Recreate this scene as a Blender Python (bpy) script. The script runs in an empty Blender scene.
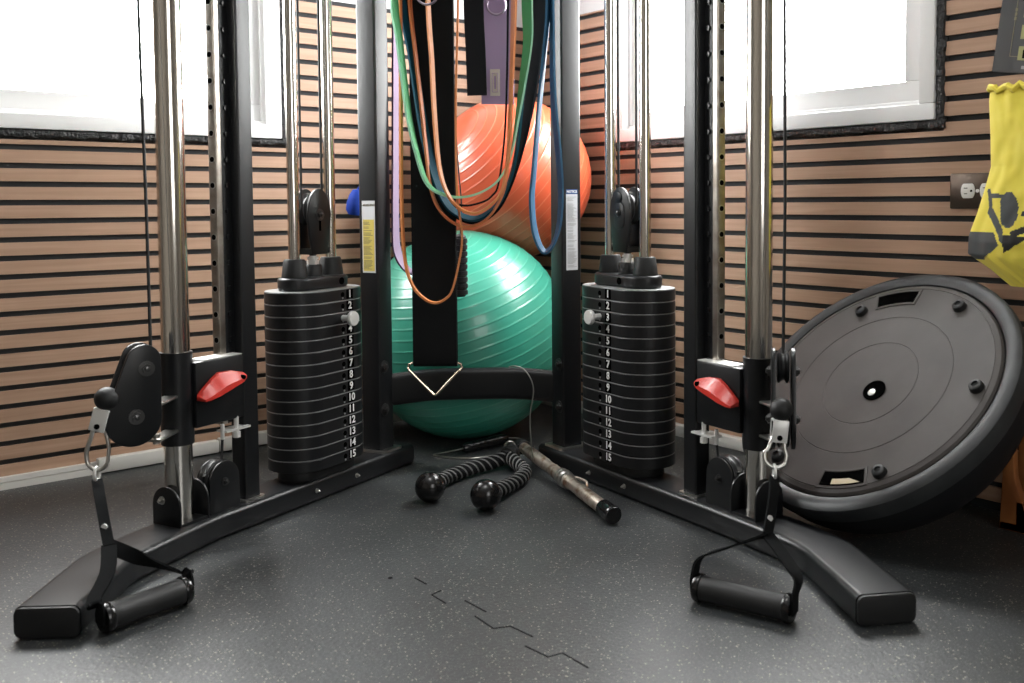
import bpy, bmesh, math, random
from mathutils import Vector, Matrix, noise
random.seed(7)
V = Vector
PI = math.pi
scn = bpy.context.scene
COL = scn.collection
UP = V((0, 0, 1))

# ------------------------------------------------------------------ materials
def mat(name, col, rough=.5, metal=0., coat=0., spec=.5, var=None, bump=None, **kw):
    m = bpy.data.materials.new(name)
    m.use_nodes = True
    nt = m.node_tree
    b = nt.nodes['Principled BSDF']
    b.inputs['Base Color'].default_value = (*col, 1)
    b.inputs['Roughness'].default_value = rough
    b.inputs['Metallic'].default_value = metal
    b.inputs['Coat Weight'].default_value = coat
    b.inputs['Specular IOR Level'].default_value = spec
    for k, v in kw.items():
        b.inputs[k.replace('_', ' ')].default_value = v
    tc = nt.nodes.new('ShaderNodeTexCoord')
    if var:                                   # (scale, second colour, low, high)
        n = nt.nodes.new('ShaderNodeTexNoise')
        n.inputs['Scale'].default_value = var[0]
        n.inputs['Detail'].default_value = 4
        r = nt.nodes.new('ShaderNodeValToRGB')
        r.color_ramp.elements[0].position = var[2]
        r.color_ramp.elements[1].position = var[3]
        r.color_ramp.elements[0].color = (*col, 1)
        r.color_ramp.elements[1].color = (*var[1], 1)
        nt.links.new(tc.outputs['Object'], n.inputs['Vector'])
        nt.links.new(n.outputs['Fac'], r.inputs['Fac'])
        nt.links.new(r.outputs['Color'], b.inputs['Base Color'])
    if bump:                                  # (scale, strength, distance)
        n = nt.nodes.new('ShaderNodeTexNoise')
        n.inputs['Scale'].default_value = bump[0]
        n.inputs['Detail'].default_value = 3
        bp = nt.nodes.new('ShaderNodeBump')
        bp.inputs['Strength'].default_value = bump[1]
        bp.inputs['Distance'].default_value = bump[2]
        nt.links.new(tc.outputs['Object'], n.inputs['Vector'])
        nt.links.new(n.outputs['Fac'], bp.inputs['Height'])
        nt.links.new(bp.outputs['Normal'], b.inputs['Normal'])
    return m

M = {}
M['black_paint'] = mat('black_paint', (.0055, .0062, .0072), .36, 0, .0, .4, bump=(900, .12, .0004))
M['black_plastic'] = mat('black_plastic', (.007, .0075, .0085), .38, spec=.4)
M['plate'] = mat('plate_black', (.0075, .008, .009), .40, spec=.35, bump=(500, .12, .0004))
M['plate_edge'] = mat('plate_edge', (.34, .35, .35), .4, .5)
M['black_rubber'] = mat('black_rubber', (.008, .0085, .009), .55, spec=.4)
M['gloss_black'] = mat('gloss_black', (.005, .005, .0055), .22)
M['dark'] = mat('dark_hole', (.002, .002, .002), .9, spec=0.)
M['chrome'] = mat('chrome', (.78, .75, .70), .13, 1.)
M['steel'] = mat('steel', (.58, .57, .54), .28, 1.)
M['steel_white'] = mat('zinc', (.82, .82, .80), .4, .5)
M['rail_steel'] = mat('rail_steel', (.40, .37, .33), .32, 1., var=(30, (.27, .24, .21), .4, .65))
M['old_steel'] = mat('worn_steel', (.60, .53, .46), .36, .85, var=(48, (.30, .19, .125), .48, .66), bump=(220, .3, .0008))
M['seam'] = mat('open_joint', (.007, .0075, .008), .8, spec=.2)
M['rope_line'] = mat('rope_tracer', (.16, .16, .16), .7)
M['dark_bolt'] = mat('dark_bolt', (.10, .10, .10), .3, .9)
M['red'] = mat('red_plastic', (.50, .032, .022), .34, coat=.15)
M['white_print'] = mat('white_print', (.75, .75, .74), .6)
M['grey_print'] = mat('grey_print', (.30, .30, .30), .6)
M['sticker_white'] = mat('sticker_white', (.55, .56, .58), .45)
M['sticker_yellow'] = mat('sticker_yellow', (.56, .45, .10), .45)
M['print_dark'] = mat('print_dark', (.12, .11, .07), .6)
M['print_blue'] = mat('print_blue', (.02, .06, .20), .5)
M['webbing'] = mat('webbing', (.005, .0055, .006), .85, spec=.1, bump=(1500, .4, .0006))
M['strap_black'] = mat('strap_black', (.004, .0045, .005), .85, spec=.2)
M['foam'] = mat('grip_foam', (.009, .0095, .010), .5, bump=(400, .2, .0006))
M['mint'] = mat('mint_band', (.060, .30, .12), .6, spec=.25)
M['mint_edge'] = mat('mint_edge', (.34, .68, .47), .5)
M['teal'] = mat('teal_band', (.005, .050, .078), .7, spec=.12)
M['navyblack'] = mat('black_band', (.003, .004, .006), .85, spec=.08)
M['blue'] = mat('blue_band', (.026, .10, .19), .5, spec=.3)
M['orange'] = mat('orange_band', (.60, .21, .065), .5)
M['dark_orange'] = mat('dark_orange_band', (.50, .15, .05), .5)
M['purple'] = mat('purple_band', (.31, .235, .34), .65, spec=.2)
M['purple_edge'] = mat('purple_edge', (.05, .02, .06), .55)
M['lilac'] = mat('lilac_strap', (.245, .175, .27), .8, bump=(900, .3, .0006))
M['patch'] = mat('label_patch', (.42, .37, .30), .8)
M['ring'] = mat('dull_ring', (.30, .25, .31), .3, .9)
M['brass_wire'] = mat('pale_wire', (.78, .66, .52), .25, 1.)
M['bluefoam'] = mat('blue_foam', (.008, .035, .25), .7, spec=.2)
M['white_frame'] = mat('white_frame', (.88, .88, .88), .4)
M['plaster'] = mat('plaster', (.78, .79, .80), .8)
M['backing'] = mat('black_felt', (.040, .042, .044), .9, spec=.2)
M['caulk'] = mat('black_caulk', (.010, .010, .011), .28, bump=(160, 1., .006))
M['skirting'] = mat('white_skirting', (.66, .64, .60), .5)
M['bronze'] = mat('bronze_cover', (.075, .055, .042), .35, .7)
M['outlet_white'] = mat('outlet_white', (.80, .80, .78), .35)
M['wood_stand'] = mat('wood_stand', (.36, .135, .04), .5, var=(14, (.25, .085, .025), .35, .7))
M['cream'] = mat('cream_wood', (.52, .44, .30), .6)
M['disc'] = mat('disc_plastic', (.042, .037, .035), .50, spec=.28, var=(6, (.066, .060, .056), .35, .7), bump=(260, .15, .0006))
M['disc_rim'] = mat('disc_rubber', (.020, .022, .024), .45, spec=.4, var=(16, (.036, .039, .041), .4, .7))
M['dome'] = mat('dome_rubber', (.007, .0075, .009), .65, spec=.3)
M['poster'] = mat('poster_charcoal', (.034, .035, .037), .5)
M['poster_line'] = mat('poster_line', (.20, .18, .10), .6)
M['poster_pic'] = mat('poster_picture', (.60, .58, .48), .6)
M['poster_pic_b'] = mat('poster_picture_shade', (.30, .29, .12), .6)
M['room_far'] = mat('far_wall_paint', (.24, .215, .185), .9)
M['ceiling'] = mat('ceiling_paint', (.45, .45, .45), .9)

def slat_wood(name, axis):
    m = bpy.data.materials.new(name); m.use_nodes = True
    nt = m.node_tree; b = nt.nodes['Principled BSDF']
    tc = nt.nodes.new('ShaderNodeTexCoord')
    mp = nt.nodes.new('ShaderNodeMapping')
    mp.inputs['Scale'].default_value = (4, 60, 120) if axis == 'x' else (60, 4, 120)
    n = nt.nodes.new('ShaderNodeTexNoise'); n.inputs['Scale'].default_value = 1.; n.inputs['Detail'].default_value = 5; n.inputs['Distortion'].default_value = .6
    r = nt.nodes.new('ShaderNodeValToRGB')
    r.color_ramp.elements[0].position = .3; r.color_ramp.elements[1].position = .75
    r.color_ramp.elements[0].color = (.365, .222, .146, 1)
    r.color_ramp.elements[1].color = (.460, .298, .206, 1)
    nt.links.new(tc.outputs['Object'], mp.inputs['Vector']); nt.links.new(mp.outputs['Vector'], n.inputs['Vector'])
    nt.links.new(n.outputs['Fac'], r.inputs['Fac']); nt.links.new(r.outputs['Color'], b.inputs['Base Color'])
    b.inputs['Roughness'].default_value = .55
    b.inputs['Specular IOR Level'].default_value = .4
    return m
M['slat_l'] = slat_wood('slat_oak_left', 'x')
M['slat_r'] = slat_wood('slat_oak_right', 'y')

def floor_mat():
    m = bpy.data.materials.new('speckled_rubber'); m.use_nodes = True
    nt = m.node_tree; b = nt.nodes['Principled BSDF']; L = nt.links.new
    tc = nt.nodes.new('ShaderNodeTexCoord')
    base = nt.nodes.new('ShaderNodeTexNoise'); base.inputs['Scale'].default_value = 5.; base.inputs['Detail'].default_value = 6
    br = nt.nodes.new('ShaderNodeValToRGB')
    br.color_ramp.elements[0].position = .3; br.color_ramp.elements[1].position = .75
    br.color_ramp.elements[0].color = (.017, .0195, .021, 1); br.color_ramp.elements[1].color = (.030, .0335, .036, 1)
    L(tc.outputs['Object'], base.inputs['Vector']); L(base.outputs['Fac'], br.inputs['Fac'])
    cur = br.outputs['Color']
    for sc, thr, c, keep in ((200, .24, (.34, .32, .25, 1), .76), (100, .13, (.34, .33, .28, 1), .80), (360, .30, (.11, .113, .105, 1), .55)):
        vo = nt.nodes.new('ShaderNodeTexVoronoi'); vo.inputs['Scale'].default_value = sc
        L(tc.outputs['Object'], vo.inputs['Vector'])
        lt = nt.nodes.new('ShaderNodeMath'); lt.operation = 'LESS_THAN'; lt.inputs[1].default_value = thr
        L(vo.outputs['Distance'], lt.inputs[0])
        sp = nt.nodes.new('ShaderNodeSeparateColor'); L(vo.outputs['Color'], sp.inputs[0])
        gt = nt.nodes.new('ShaderNodeMath'); gt.operation = 'GREATER_THAN'; gt.inputs[1].default_value = keep
        L(sp.outputs[0], gt.inputs[0])
        mu = nt.nodes.new('ShaderNodeMath'); mu.operation = 'MULTIPLY'
        L(lt.outputs[0], mu.inputs[0]); L(gt.outputs[0], mu.inputs[1])
        mx = nt.nodes.new('ShaderNodeMix'); mx.data_type = 'RGBA'
        L(mu.outputs[0], mx.inputs[0]); L(cur, mx.inputs[6]); mx.inputs[7].default_value = c
        cur = mx.outputs[2]
    L(cur, b.inputs['Base Color'])
    b.inputs['Roughness'].default_value = .43
    b.inputs['Specular IOR Level'].default_value = .65
    nz = nt.nodes.new('ShaderNodeTexNoise'); nz.inputs['Scale'].default_value = 160; nz.inputs['Detail'].default_value = 4
    bp = nt.nodes.new('ShaderNodeBump'); bp.inputs['Strength'].default_value = .35; bp.inputs['Distance'].default_value = .002
    L(tc.outputs['Object'], nz.inputs['Vector']); L(nz.outputs['Fac'], bp.inputs['Height']); L(bp.outputs['Normal'], b.inputs['Normal'])
    return m
M['floor'] = floor_mat()

def glass_mat():
    m = bpy.data.materials.new('window_glass'); m.use_nodes = True
    nt = m.node_tree; nt.nodes.clear()
    o = nt.nodes.new('ShaderNodeOutputMaterial'); t = nt.nodes.new('ShaderNodeBsdfTransparent'); g = nt.nodes.new('ShaderNodeBsdfGlossy')
    t.inputs[0].default_value = (.96, .97, .97, 1); g.inputs['Roughness'].default_value = .05
    mx = nt.nodes.new('ShaderNodeMixShader'); mx.inputs[0].default_value = .06
    nt.links.new(t.outputs[0], mx.inputs[1]); nt.links.new(g.outputs[0], mx.inputs[2]); nt.links.new(mx.outputs[0], o.inputs[0])
    return m
M['glass'] = glass_mat()

def emit_mat(name, s):
    m = bpy.data.materials.new(name); m.use_nodes = True
    b = m.node_tree.nodes['Principled BSDF']
    b.inputs['Base Color'].default_value = (.9, .9, .9, 1)
    b.inputs['Emission Color'].default_value = (1, .985, .96, 1)
    b.inputs['Emission Strength'].default_value = s
    return m

# ------------------------------------------------------------------ mesh builder (world coordinates)
WL = {}
class MB:
    def __init__(s): s.b = bmesh.new()
    def _tag(s, n0, mi):
        s.b.faces.ensure_lookup_table()
        for f in s.b.faces[n0:]: f.material_index = mi
    def box(s, c, ax, ay, sx, sy, sz, mi=0, az=None, bevel=0., seg=2):
        """box centred at c, full sizes along ax, ay, az"""
        c = V(c); ax = V(ax).normalized(); ay = V(ay).normalized(); az = V(az).normalized() if az is not None else ax.cross(ay)
        t = bmesh.new()
        vs = []
        for i in (-.5, .5):
            for j in (-.5, .5):
                for k in (-.5, .5):
                    vs.append(t.verts.new(c + ax*sx*i + ay*sy*j + az*sz*k))
        for q in ((0,1,3,2),(4,6,7,5),(0,4,5,1),(2,3,7,6),(0,2,6,4),(1,5,7,3)):
            t.faces.new([vs[a] for a in q])
        bmesh.ops.recalc_face_normals(t, faces=t.faces)
        if bevel: bmesh.ops.bevel(t, geom=list(t.edges), offset=bevel, segments=seg, affect='EDGES', profile=.5)
        s._merge(t, mi); return s
    def abox(s, lo, hi, mi=0, bevel=0.):
        lo = V(lo); hi = V(hi); d = hi-lo
        return s.box((lo+hi)/2, (1,0,0), (0,1,0), d.x, d.y, d.z, mi, (0,0,1), bevel)
    def _merge(s, t, mi=None):
        n0 = len(s.b.faces); mp = {}
        for v in t.verts: mp[v] = s.b.verts.new(v.co)
        for f in t.faces:
            try: g = s.b.faces.new([mp[v] for v in f.verts])
            except ValueError: continue
            g.material_index = f.material_index if mi is None else mi
        t.free()
    def prism(s, poly, z0, z1, fr, mi=0, bevel=0., seg=2):
        """2D poly extruded; fr(a,b,h)->world"""
        t = bmesh.new()
        lo = [t.verts.new(fr(a, b, z0)) for a, b in poly]; hi = [t.verts.new(fr(a, b, z1)) for a, b in poly]
        n = len(poly)
        f0 = t.faces.new(lo[::-1]); f1 = t.faces.new(hi)
        for i in range(n): t.faces.new((lo[i], lo[(i+1) % n], hi[(i+1) % n], hi[i]))
        bmesh.ops.recalc_face_normals(t, faces=t.faces)
        if bevel:
            es = list(set(list(f0.edges)+list(f1.edges)))
            bmesh.ops.bevel(t, geom=es, offset=bevel, segments=seg, affect='EDGES', profile=.5)
        s._merge(t, mi); return s
    def rings(s, rings, mi=0, cap=True, closed=False):
        t = bmesh.new()
        R = [[t.verts.new(p) for p in r] for r in rings]
        n = len(R[0]); m = len(R)
        for i in range(m if closed else m-1):
            a, b = R[i], R[(i+1) % m]
            for j in range(n): t.faces.new((a[j], a[(j+1) % n], b[(j+1) % n], b[j]))
        if cap and not closed:
            t.faces.new(R[0][::-1]); t.faces.new(R[-1])
        bmesh.ops.recalc_face_normals(t, faces=t.faces)
        s._merge(t, mi); return s
    def tube(s, path, r, seg=10, mi=0, closed=False, cap=True):
        P = [V(p) for p in path]; n = len(P)
        rr = r if isinstance(r, (list, tuple)) else [r]*n
        T = []
        for i in range(n):
            if closed: d = P[(i+1) % n]-P[i-1]
            else: d = P[min(i+1, n-1)]-P[max(i-1, 0)]
            T.append(d.normalized() if d.length > 1e-9 else V((0,0,1)))
        u = T[0].orthogonal().normalized(); out = []
        for i in range(n):
            u = (u - T[i]*u.dot(T[i])).normalized(); w = T[i].cross(u)
            out.append([P[i] + (u*math.cos(2*PI*k/seg) + w*math.sin(2*PI*k/seg))*rr[i] for k in range(seg)])
        s.rings(out, mi, cap, closed); return s
    def cyl(s, a, b, r, r2=None, seg=24, mi=0, bevel=0.):
        a = V(a); b = V(b); r2 = r if r2 is None else r2
        if bevel:
            d = (b-a).normalized()*bevel
            return s.tube([a, a+d*.3, a+d, b-d, b-d*.3, b], [r-bevel, r-bevel*.3, r, r2, r2-bevel*.3, r2-bevel], seg, mi)
        return s.tube([a, b], [r, r2], seg, mi)
    def lathe(s, prof, c, axis, seg=32, mi=0, ref=None):
        """prof: (radius, height) list along axis from c"""
        c = V(c); axis = V(axis).normalized(); u = axis.orthogonal().normalized(); w = axis.cross(u)
        rs = [[c + axis*h + (u*math.cos(2*PI*k/seg)+w*math.sin(2*PI*k/seg))*max(r, 1e-5) for k in range(seg)] for r, h in prof]
        s.rings(rs, mi); return s
    def sphere(s, c, r, seg=24, mi=0, sz=None, axis=(0,0,1)):
        n = max(8, seg//2); rz = sz or r
        return s.lathe([(r*math.sin(PI*i/n), -rz*math.cos(PI*i/n)) for i in range(n+1)], c, axis, seg, mi)
    def sweep(s, path, prof, upv=UP, mi=0, mi_fn=None):
        """profile [(side, up)] swept along path lying across upv"""
        P = [V(p) for p in path]; n = len(P); out = []
        for i in range(n):
            d = (P[min(i+1, n-1)]-P[max(i-1, 0)]).normalized()
            sd = d.cross(V(upv)).normalized(); u = sd.cross(d)
            out.append([P[i] + sd*a + u*b for a, b in prof])
        s.rings(out, mi); return s
    def ribbon(s, path, wdirs, w, th, mi=0, closed=False, mi_edge=None):
        P = [V(p) for p in path]; n = len(P); t = bmesh.new(); R = []
        for i in range(n):
            d = (P[(i+1) % n]-P[i-1]) if closed else (P[min(i+1, n-1)]-P[max(i-1, 0)])
            d.normalize(); wd = V(wdirs[i]); wd = (wd - d*wd.dot(d)).normalized(); nn = d.cross(wd)
            wi = w[i] if isinstance(w, (list, tuple)) else w
            R.append([t.verts.new(P[i]+wd*wi*a+nn*th*b) for a, b in ((-.5,-.5),(.5,-.5),(.5,.5),(-.5,.5))])
        for i in range(n if closed else n-1):
            a, b = R[i], R[(i+1) % n]
            for j in range(4):
                f = t.faces.new((a[j], a[(j+1) % 4], b[(j+1) % 4], b[j]))
                f.material_index = mi_edge if (mi_edge is not None and j in (1, 3)) else mi
        if not closed: t.faces.new(R[0][::-1]); t.faces.new(R[-1])
        bmesh.ops.recalc_face_normals(t, faces=t.faces)
        s._merge(t); return s
    def text(s, body, c, ex, ey, size, mi=0, depth=.0006, align='CENTER', bold=0.):
        cu = bpy.data.curves.new('txt', 'FONT'); cu.body = body; cu.size = size; cu.align_x = align; cu.align_y = 'CENTER'; cu.extrude = depth; cu.offset = bold; cu.resolution_u = 3
        o = bpy.data.objects.new('txt', cu); COL.objects.link(o)
        me = bpy.data.meshes.new_from_object(o.evaluated_get(bpy.context.evaluated_depsgraph_get()))
        bpy.data.objects.remove(o); bpy.data.curves.remove(cu)
        ex = V(ex).normalized(); ey = V(ey).normalized(); ez = ex.cross(ey); c = V(c)
        t = bmesh.new(); t.from_mesh(me); bpy.data.meshes.remove(me)
        for v in t.verts: v.co = c + ex*v.co.x + ey*v.co.y + ez*v.co.z
        s._merge(t, mi); return s
    def build(s, name, mats, parent=None, org=None, smooth=35, bevel=0., label=None, recalc=True):
        if not isinstance(mats, (list, tuple)): mats = [mats]
        po = WL.get(parent.name, V((0,0,0))) if parent else V((0,0,0))
        o_w = V(org) if org is not None else (po.copy() if parent else s._base())
        me = bpy.data.meshes.new(name)
        for v in s.b.verts: v.co -= o_w
        s.b.to_mesh(me); s.b.free()
        for m in mats: me.materials.append(M[m] if isinstance(m, str) else m)
        if smooth:
            me.polygons.foreach_set('use_smooth', [True]*len(me.polygons)); me.set_sharp_from_angle(angle=math.radians(smooth))
        o = bpy.data.objects.new(name, me); COL.objects.link(o)
        if bevel:
            bv = o.modifiers.new('Bevel', 'BEVEL'); bv.width = bevel; bv.segments = 2; bv.limit_method = 'ANGLE'
        if parent: o.parent = parent
        o.location = o_w - po
        WL[o.name] = o_w
        if label: o['label'] = label
        return o
    def _base(s):
        xs = [v.co for v in s.b.verts]
        return V(((min(v.x for v in xs)+max(v.x for v in xs))/2, (min(v.y for v in xs)+max(v.y for v in xs))/2, min(v.z for v in xs)))

def tag(o, label=None, cat=None, group=None, kind=None):
    for k, v in (('label', label), ('category', cat), ('group', group), ('kind', kind)):
        if v: o[k] = v
    return o
def thing(name, loc, label, cat, group=None):
    o = bpy.data.objects.new(name, None); COL.objects.link(o); o.location = V(loc); o.empty_display_size = .05
    WL[o.name] = V(loc); return tag(o, label, cat, group)
def smooth_path(pts, n=8, closed=False):
    """Catmull-Rom through pts"""
    P = [V(p) for p in pts]; N = len(P); out = []
    for i in range(N if closed else N-1):
        if closed: a, b, c, d = P[i-1], P[i], P[(i+1) % N], P[(i+2) % N]
        else:
            b, c = P[i], P[i+1]; a = P[i-1] if i else b*2-c; d = P[i+2] if i+2 < N else c*2-b
        for k in range(n):
            t = k/n
            out.append(.5*((2*b)+(c-a)*t+(2*a-5*b+4*c-d)*t*t+(3*b-a-3*c+d)*t**3))
    if not closed: out.append(P[-1])
    return out
def stadium(L, W, n=14):
    r = W/2; h = L/2-r; o = []
    for k in range(n+1): a = -PI/2+PI*k/n; o.append((h+r*math.cos(a), r*math.sin(a)))
    for k in range(n+1): a = PI/2+PI*k/n; o.append((-h+r*math.cos(a), r*math.sin(a)))
    return o
def rrect(W, H, r, n=5):
    o = []
    for cx, cy, a0 in ((W/2-r, H/2-r, 0), (-W/2+r, H/2-r, PI/2), (-W/2+r, -H/2+r, PI), (W/2-r, -H/2+r, 1.5*PI)):
        for k in range(n+1): a = a0+PI/2*k/n; o.append((cx+r*math.cos(a), cy+r*math.sin(a)))
    return o
def hull2(c1, r1, c2, r2, n=14):
    """outline round two circles (an egg)"""
    pts = [(c1[0]+r1*math.cos(2*PI*k/48), c1[1]+r1*math.sin(2*PI*k/48)) for k in range(48)] + [(c2[0]+r2*math.cos(2*PI*k/48), c2[1]+r2*math.sin(2*PI*k/48)) for k in range(48)]
    pts = sorted(set(pts))
    def half(ps):
        h = []
        for p in ps:
            while len(h) > 1 and (h[-1][0]-h[-2][0])*(p[1]-h[-2][1])-(h[-1][1]-h[-2][1])*(p[0]-h[-2][0]) <= 1e-12: h.pop()
            h.append(p)
        return h
    return half(pts)[:-1]+half(pts[::-1])[:-1]
def reg(n, r, ph=0): return [(r*math.cos(2*PI*k/n+ph), r*math.sin(2*PI*k/n+ph)) for k in range(n)]

# ------------------------------------------------------------------ camera
fw = V((.6524, .7559, -.0533)).normalized(); rt = V((.7569, -.6535, -.0056))
CAMP = V((-1.8637, -2.4051, .6094))
PITCH, YAW, ROLL = 0.0533492, 0.712029, -0.0055875
cy_, sy_, cp_, sp_ = math.cos(YAW), math.sin(YAW), math.cos(PITCH), math.sin(PITCH)
fw = V((sy_*cp_, cy_*cp_, -sp_)); r0 = V((cy_, -sy_, 0)); u0 = r0.cross(fw)
rt = r0*math.cos(ROLL)+u0*math.sin(ROLL); uu = u0*math.cos(ROLL)-r0*math.sin(ROLL)
cam = bpy.data.cameras.new('camera'); camo = bpy.data.objects.new('camera', cam); COL.objects.link(camo)
camo.matrix_world = Matrix(((rt.x, uu.x, -fw.x, CAMP.x), (rt.y, uu.y, -fw.y, CAMP.y), (rt.z, uu.z, -fw.z, CAMP.z), (0, 0, 0, 1)))
cam.sensor_width = 36; cam.lens = 34.72; cam.shift_x = -.0646; cam.shift_y = -.0842
cam.clip_start = .05
cam.dof.use_dof = True; cam.dof.focus_distance = 2.05; cam.dof.aperture_fstop = 5.6
scn.camera = camo
FH = V((sy_, cy_, 0))            # horizontal directions of the room view: away / rightward
RH = V((cy_, -sy_, 0))

# ------------------------------------------------------------------ room shell
P_ = .04                         # slat pitch
SLAT_TOP = 1.143
def build_wall(name, axis, smat, z0, op, far, fop):
    """axis 'x': left wall in plane y=0 running along x ; axis 'y': right wall in plane x=0"""
    m = MB()
    def bx(a0, a1, d0, d1, z0_, z1_, mi):
        if a1-a0 < 1e-4 or z1_-z0_ < 1e-4: return
        if axis == 'x': m.abox((a0, d0, z0_), (a1, d1, z1_), mi)
        else: m.abox((d0, a0, z0_), (d1, a1, z1_), mi)
    o0, o1, oz0, oz1 = op
    end = .16 if axis == 'x' else .013
    T = .16; SE = o0-.35
    # plaster core with the window opening
    bx(far, SE, .0, T, 0, 2.4, 3); f0, f1, fz0, fz1 = fop  # unseen far end of the wall made darker to cut bounced light
    bx(SE, f0, .013, T, 0, 2.4, 0); bx(f1, end, .013, T, 0, 2.4, 0); bx(f0, f1, .013, T, 0, fz0, 0); bx(f0, f1, .013, T, fz1, 2.4, 0)
    # black felt backing behind the slats
    e2 = .009
    bx(SE, o0, .009, .013, 0, SLAT_TOP, 1); bx(o1, e2, .009, .013, 0, SLAT_TOP, 1); bx(o0, o1, .009, .013, 0, oz0+.022, 1)
    # slats
    n = -30
    while True:
        zb = z0 - n*P_; zt = zb+.0278
        n += 1
        if zb > SLAT_TOP+.02: continue
        if zt < .02: break
        zb = max(zb, .012); zt = min(zt, SLAT_TOP)
        if zt-zb < .004: continue
        if zt > oz0:
            bx(SE, o0, 0, .009, zb, zt, 2); bx(o1, 0, 0, .009, zb, zt, 2)
            if oz0-zb > .004: bx(o0, o1, 0, .009, zb, oz0, 2)
        else: bx(SE, 0, 0, .009, zb, zt, 2)
    return tag(m.build(name, ['plaster', 'backing', smat, 'room_far'], smooth=0), kind='structure')
LWIN = (-1.735, -.768, .752, 1.62)
RWIN = (-1.374, -.394, .750, 1.62)
build_wall('wall_left', 'x', 'slat_l', .7420, LWIN, -3.3, (-1.719, -.786, .776, 1.599))
build_wall('wall_right', 'y', 'slat_r', .6990, RWIN, -3.9, (-1.356, -.411, .774, 1.599))

fl = MB(); fl.abox((-3.3, -3.9, -.03), (.16, .16, 0), 0)
# interlocking tile seam, dark open joint, and a small hole in the rubber
seam = [(-1.036, -1.034), (-1.036, -1.070), None, (-1.033, -1.107), (-1.053, -1.112), (-1.055, -1.155), None, (-1.027, -1.165), (-1.027, -1.221), None,
        (-1.048, -1.222), (-1.053, -1.275), (-1.030, -1.285), (-1.027, -1.334), None, (-1.053, -1.349), (-1.050, -1.396), (-1.028, -1.400), (-1.030, -1.455)]
seg = []
for q in seam+[None]:
    if q is None:
        if len(seg) > 1: fl.ribbon([V((a, b, .0004)) for a, b in seg], [RH]*len(seg), .0022, .0008, 1)
        seg = []
    else: seg.append(q)
fl.cyl((-1.066, -1.008, -.002), (-1.066, -1.008, .0008), .004, seg=10, mi=1)
tag(fl.build('floor', ['floor', 'seam'], smooth=0), kind='structure')
tag(MB().abox((-3.3, -3.9, 2.4), (.16, .16, 2.46)).build('ceiling', 'ceiling', smooth=0), kind='structure')
tag(MB().abox((-3.42, -3.9, 0), (-3.3, .16, 2.4)).build('wall_back', 'room_far', smooth=0), kind='structure')
tag(MB().abox((-3.42, -4.02, 0), (.16, -3.9, 2.4)).build('wall_front', 'room_far', smooth=0), kind='structure')

# skirting: slim white cable trunking in lengths of unequal height
sk = MB()
sk.abox((-3.3, -.016, .0), (-1.245, 0, .014)); sk.abox((-3.3, -.013, .016), (-1.245, 0, .026))
sk.abox((-1.245, -.024, .002), (-1.05, 0, .034), bevel=.003); sk.abox((-1.047, -.022, .003), (-.97, 0, .033), bevel=.003)
sk.abox((-.968, -.022, .004), (-.03, 0, .036), bevel=.003)
tag(sk.build('baseboard_left', 'skirting'), kind='structure')
sk = MB(); sk.abox((-.022, -1.20, .004), (0, -.03, .034), bevel=.003)
tag(sk.build('baseboard_right', 'skirting'), kind='structure')

def rect_frame(m, fr, a0, a1, z0, z1, w, d0, d1, mi=0):
    """four bars; fr(a,d,z)->world"""
    for (p, q, r, s_) in ((a0, a1, z0, z0+w), (a0, a1, z1-w, z1), (a0, a0+w, z0+w, z1-w), (a1-w, a1, z0+w, z1-w)):
        lo = fr(p, d0, r); hi = fr(q, d1, s_)
        m.abox([min(lo[i], hi[i]) for i in range(3)], [max(lo[i], hi[i]) for i in range(3)], mi, bevel=.003)
def window(name, axis, a0, a1, z0, z1):
    fr = (lambda a, d, z: V((a, d, z))) if axis == 'x' else (lambda a, d, z: V((d, a, z)))
    m = MB(); rect_frame(m, fr, a0, a1, z0, z1, .034, -.010, .06); rect_frame(m, fr, a0+.03, a1-.03, z0+.03, z1-.03, .014, .012, .06)
    w = tag(m.build(name, 'white_frame'), kind='structure')
    m = MB(); rect_frame(m, fr, a0+.042, a1-.042, z0+.042, z1-.042, .044, .022, .055)
    m.build('window_sash', 'white_frame', w)
    m = MB(); lo = fr(a0+.084, .040, z0+.084); hi = fr(a1-.084, .043, z1-.084)
    m.abox([min(lo[i], hi[i]) for i in range(3)], [max(lo[i], hi[i]) for i in range(3)])
    m.build('window_pane', 'glass', w, smooth=0)
    return w
window('window_1', 'x', -1.720, -.785, .775, 1.60)
window('window_2', 'y', -1.357, -.410, .773, 1.60)
M['glow_pane'] = emit_mat('added_glow_pane', 5.)  # unseen glowing window added behind the camera to streak the chrome
m = MB(); rect_frame(m, lambda a, dd, z: V((a, -3.9-dd, z)), -2.0, -1.0, .55, 2.0, .05, -.03, .02)
w3 = tag(m.build('added_window', 'white_frame'), kind='structure')
MB().abox((-1.96, -3.905, .59), (-1.04, -3.895, 1.96)).build('window_pane', 'glow_pane', w3, smooth=0)
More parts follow.
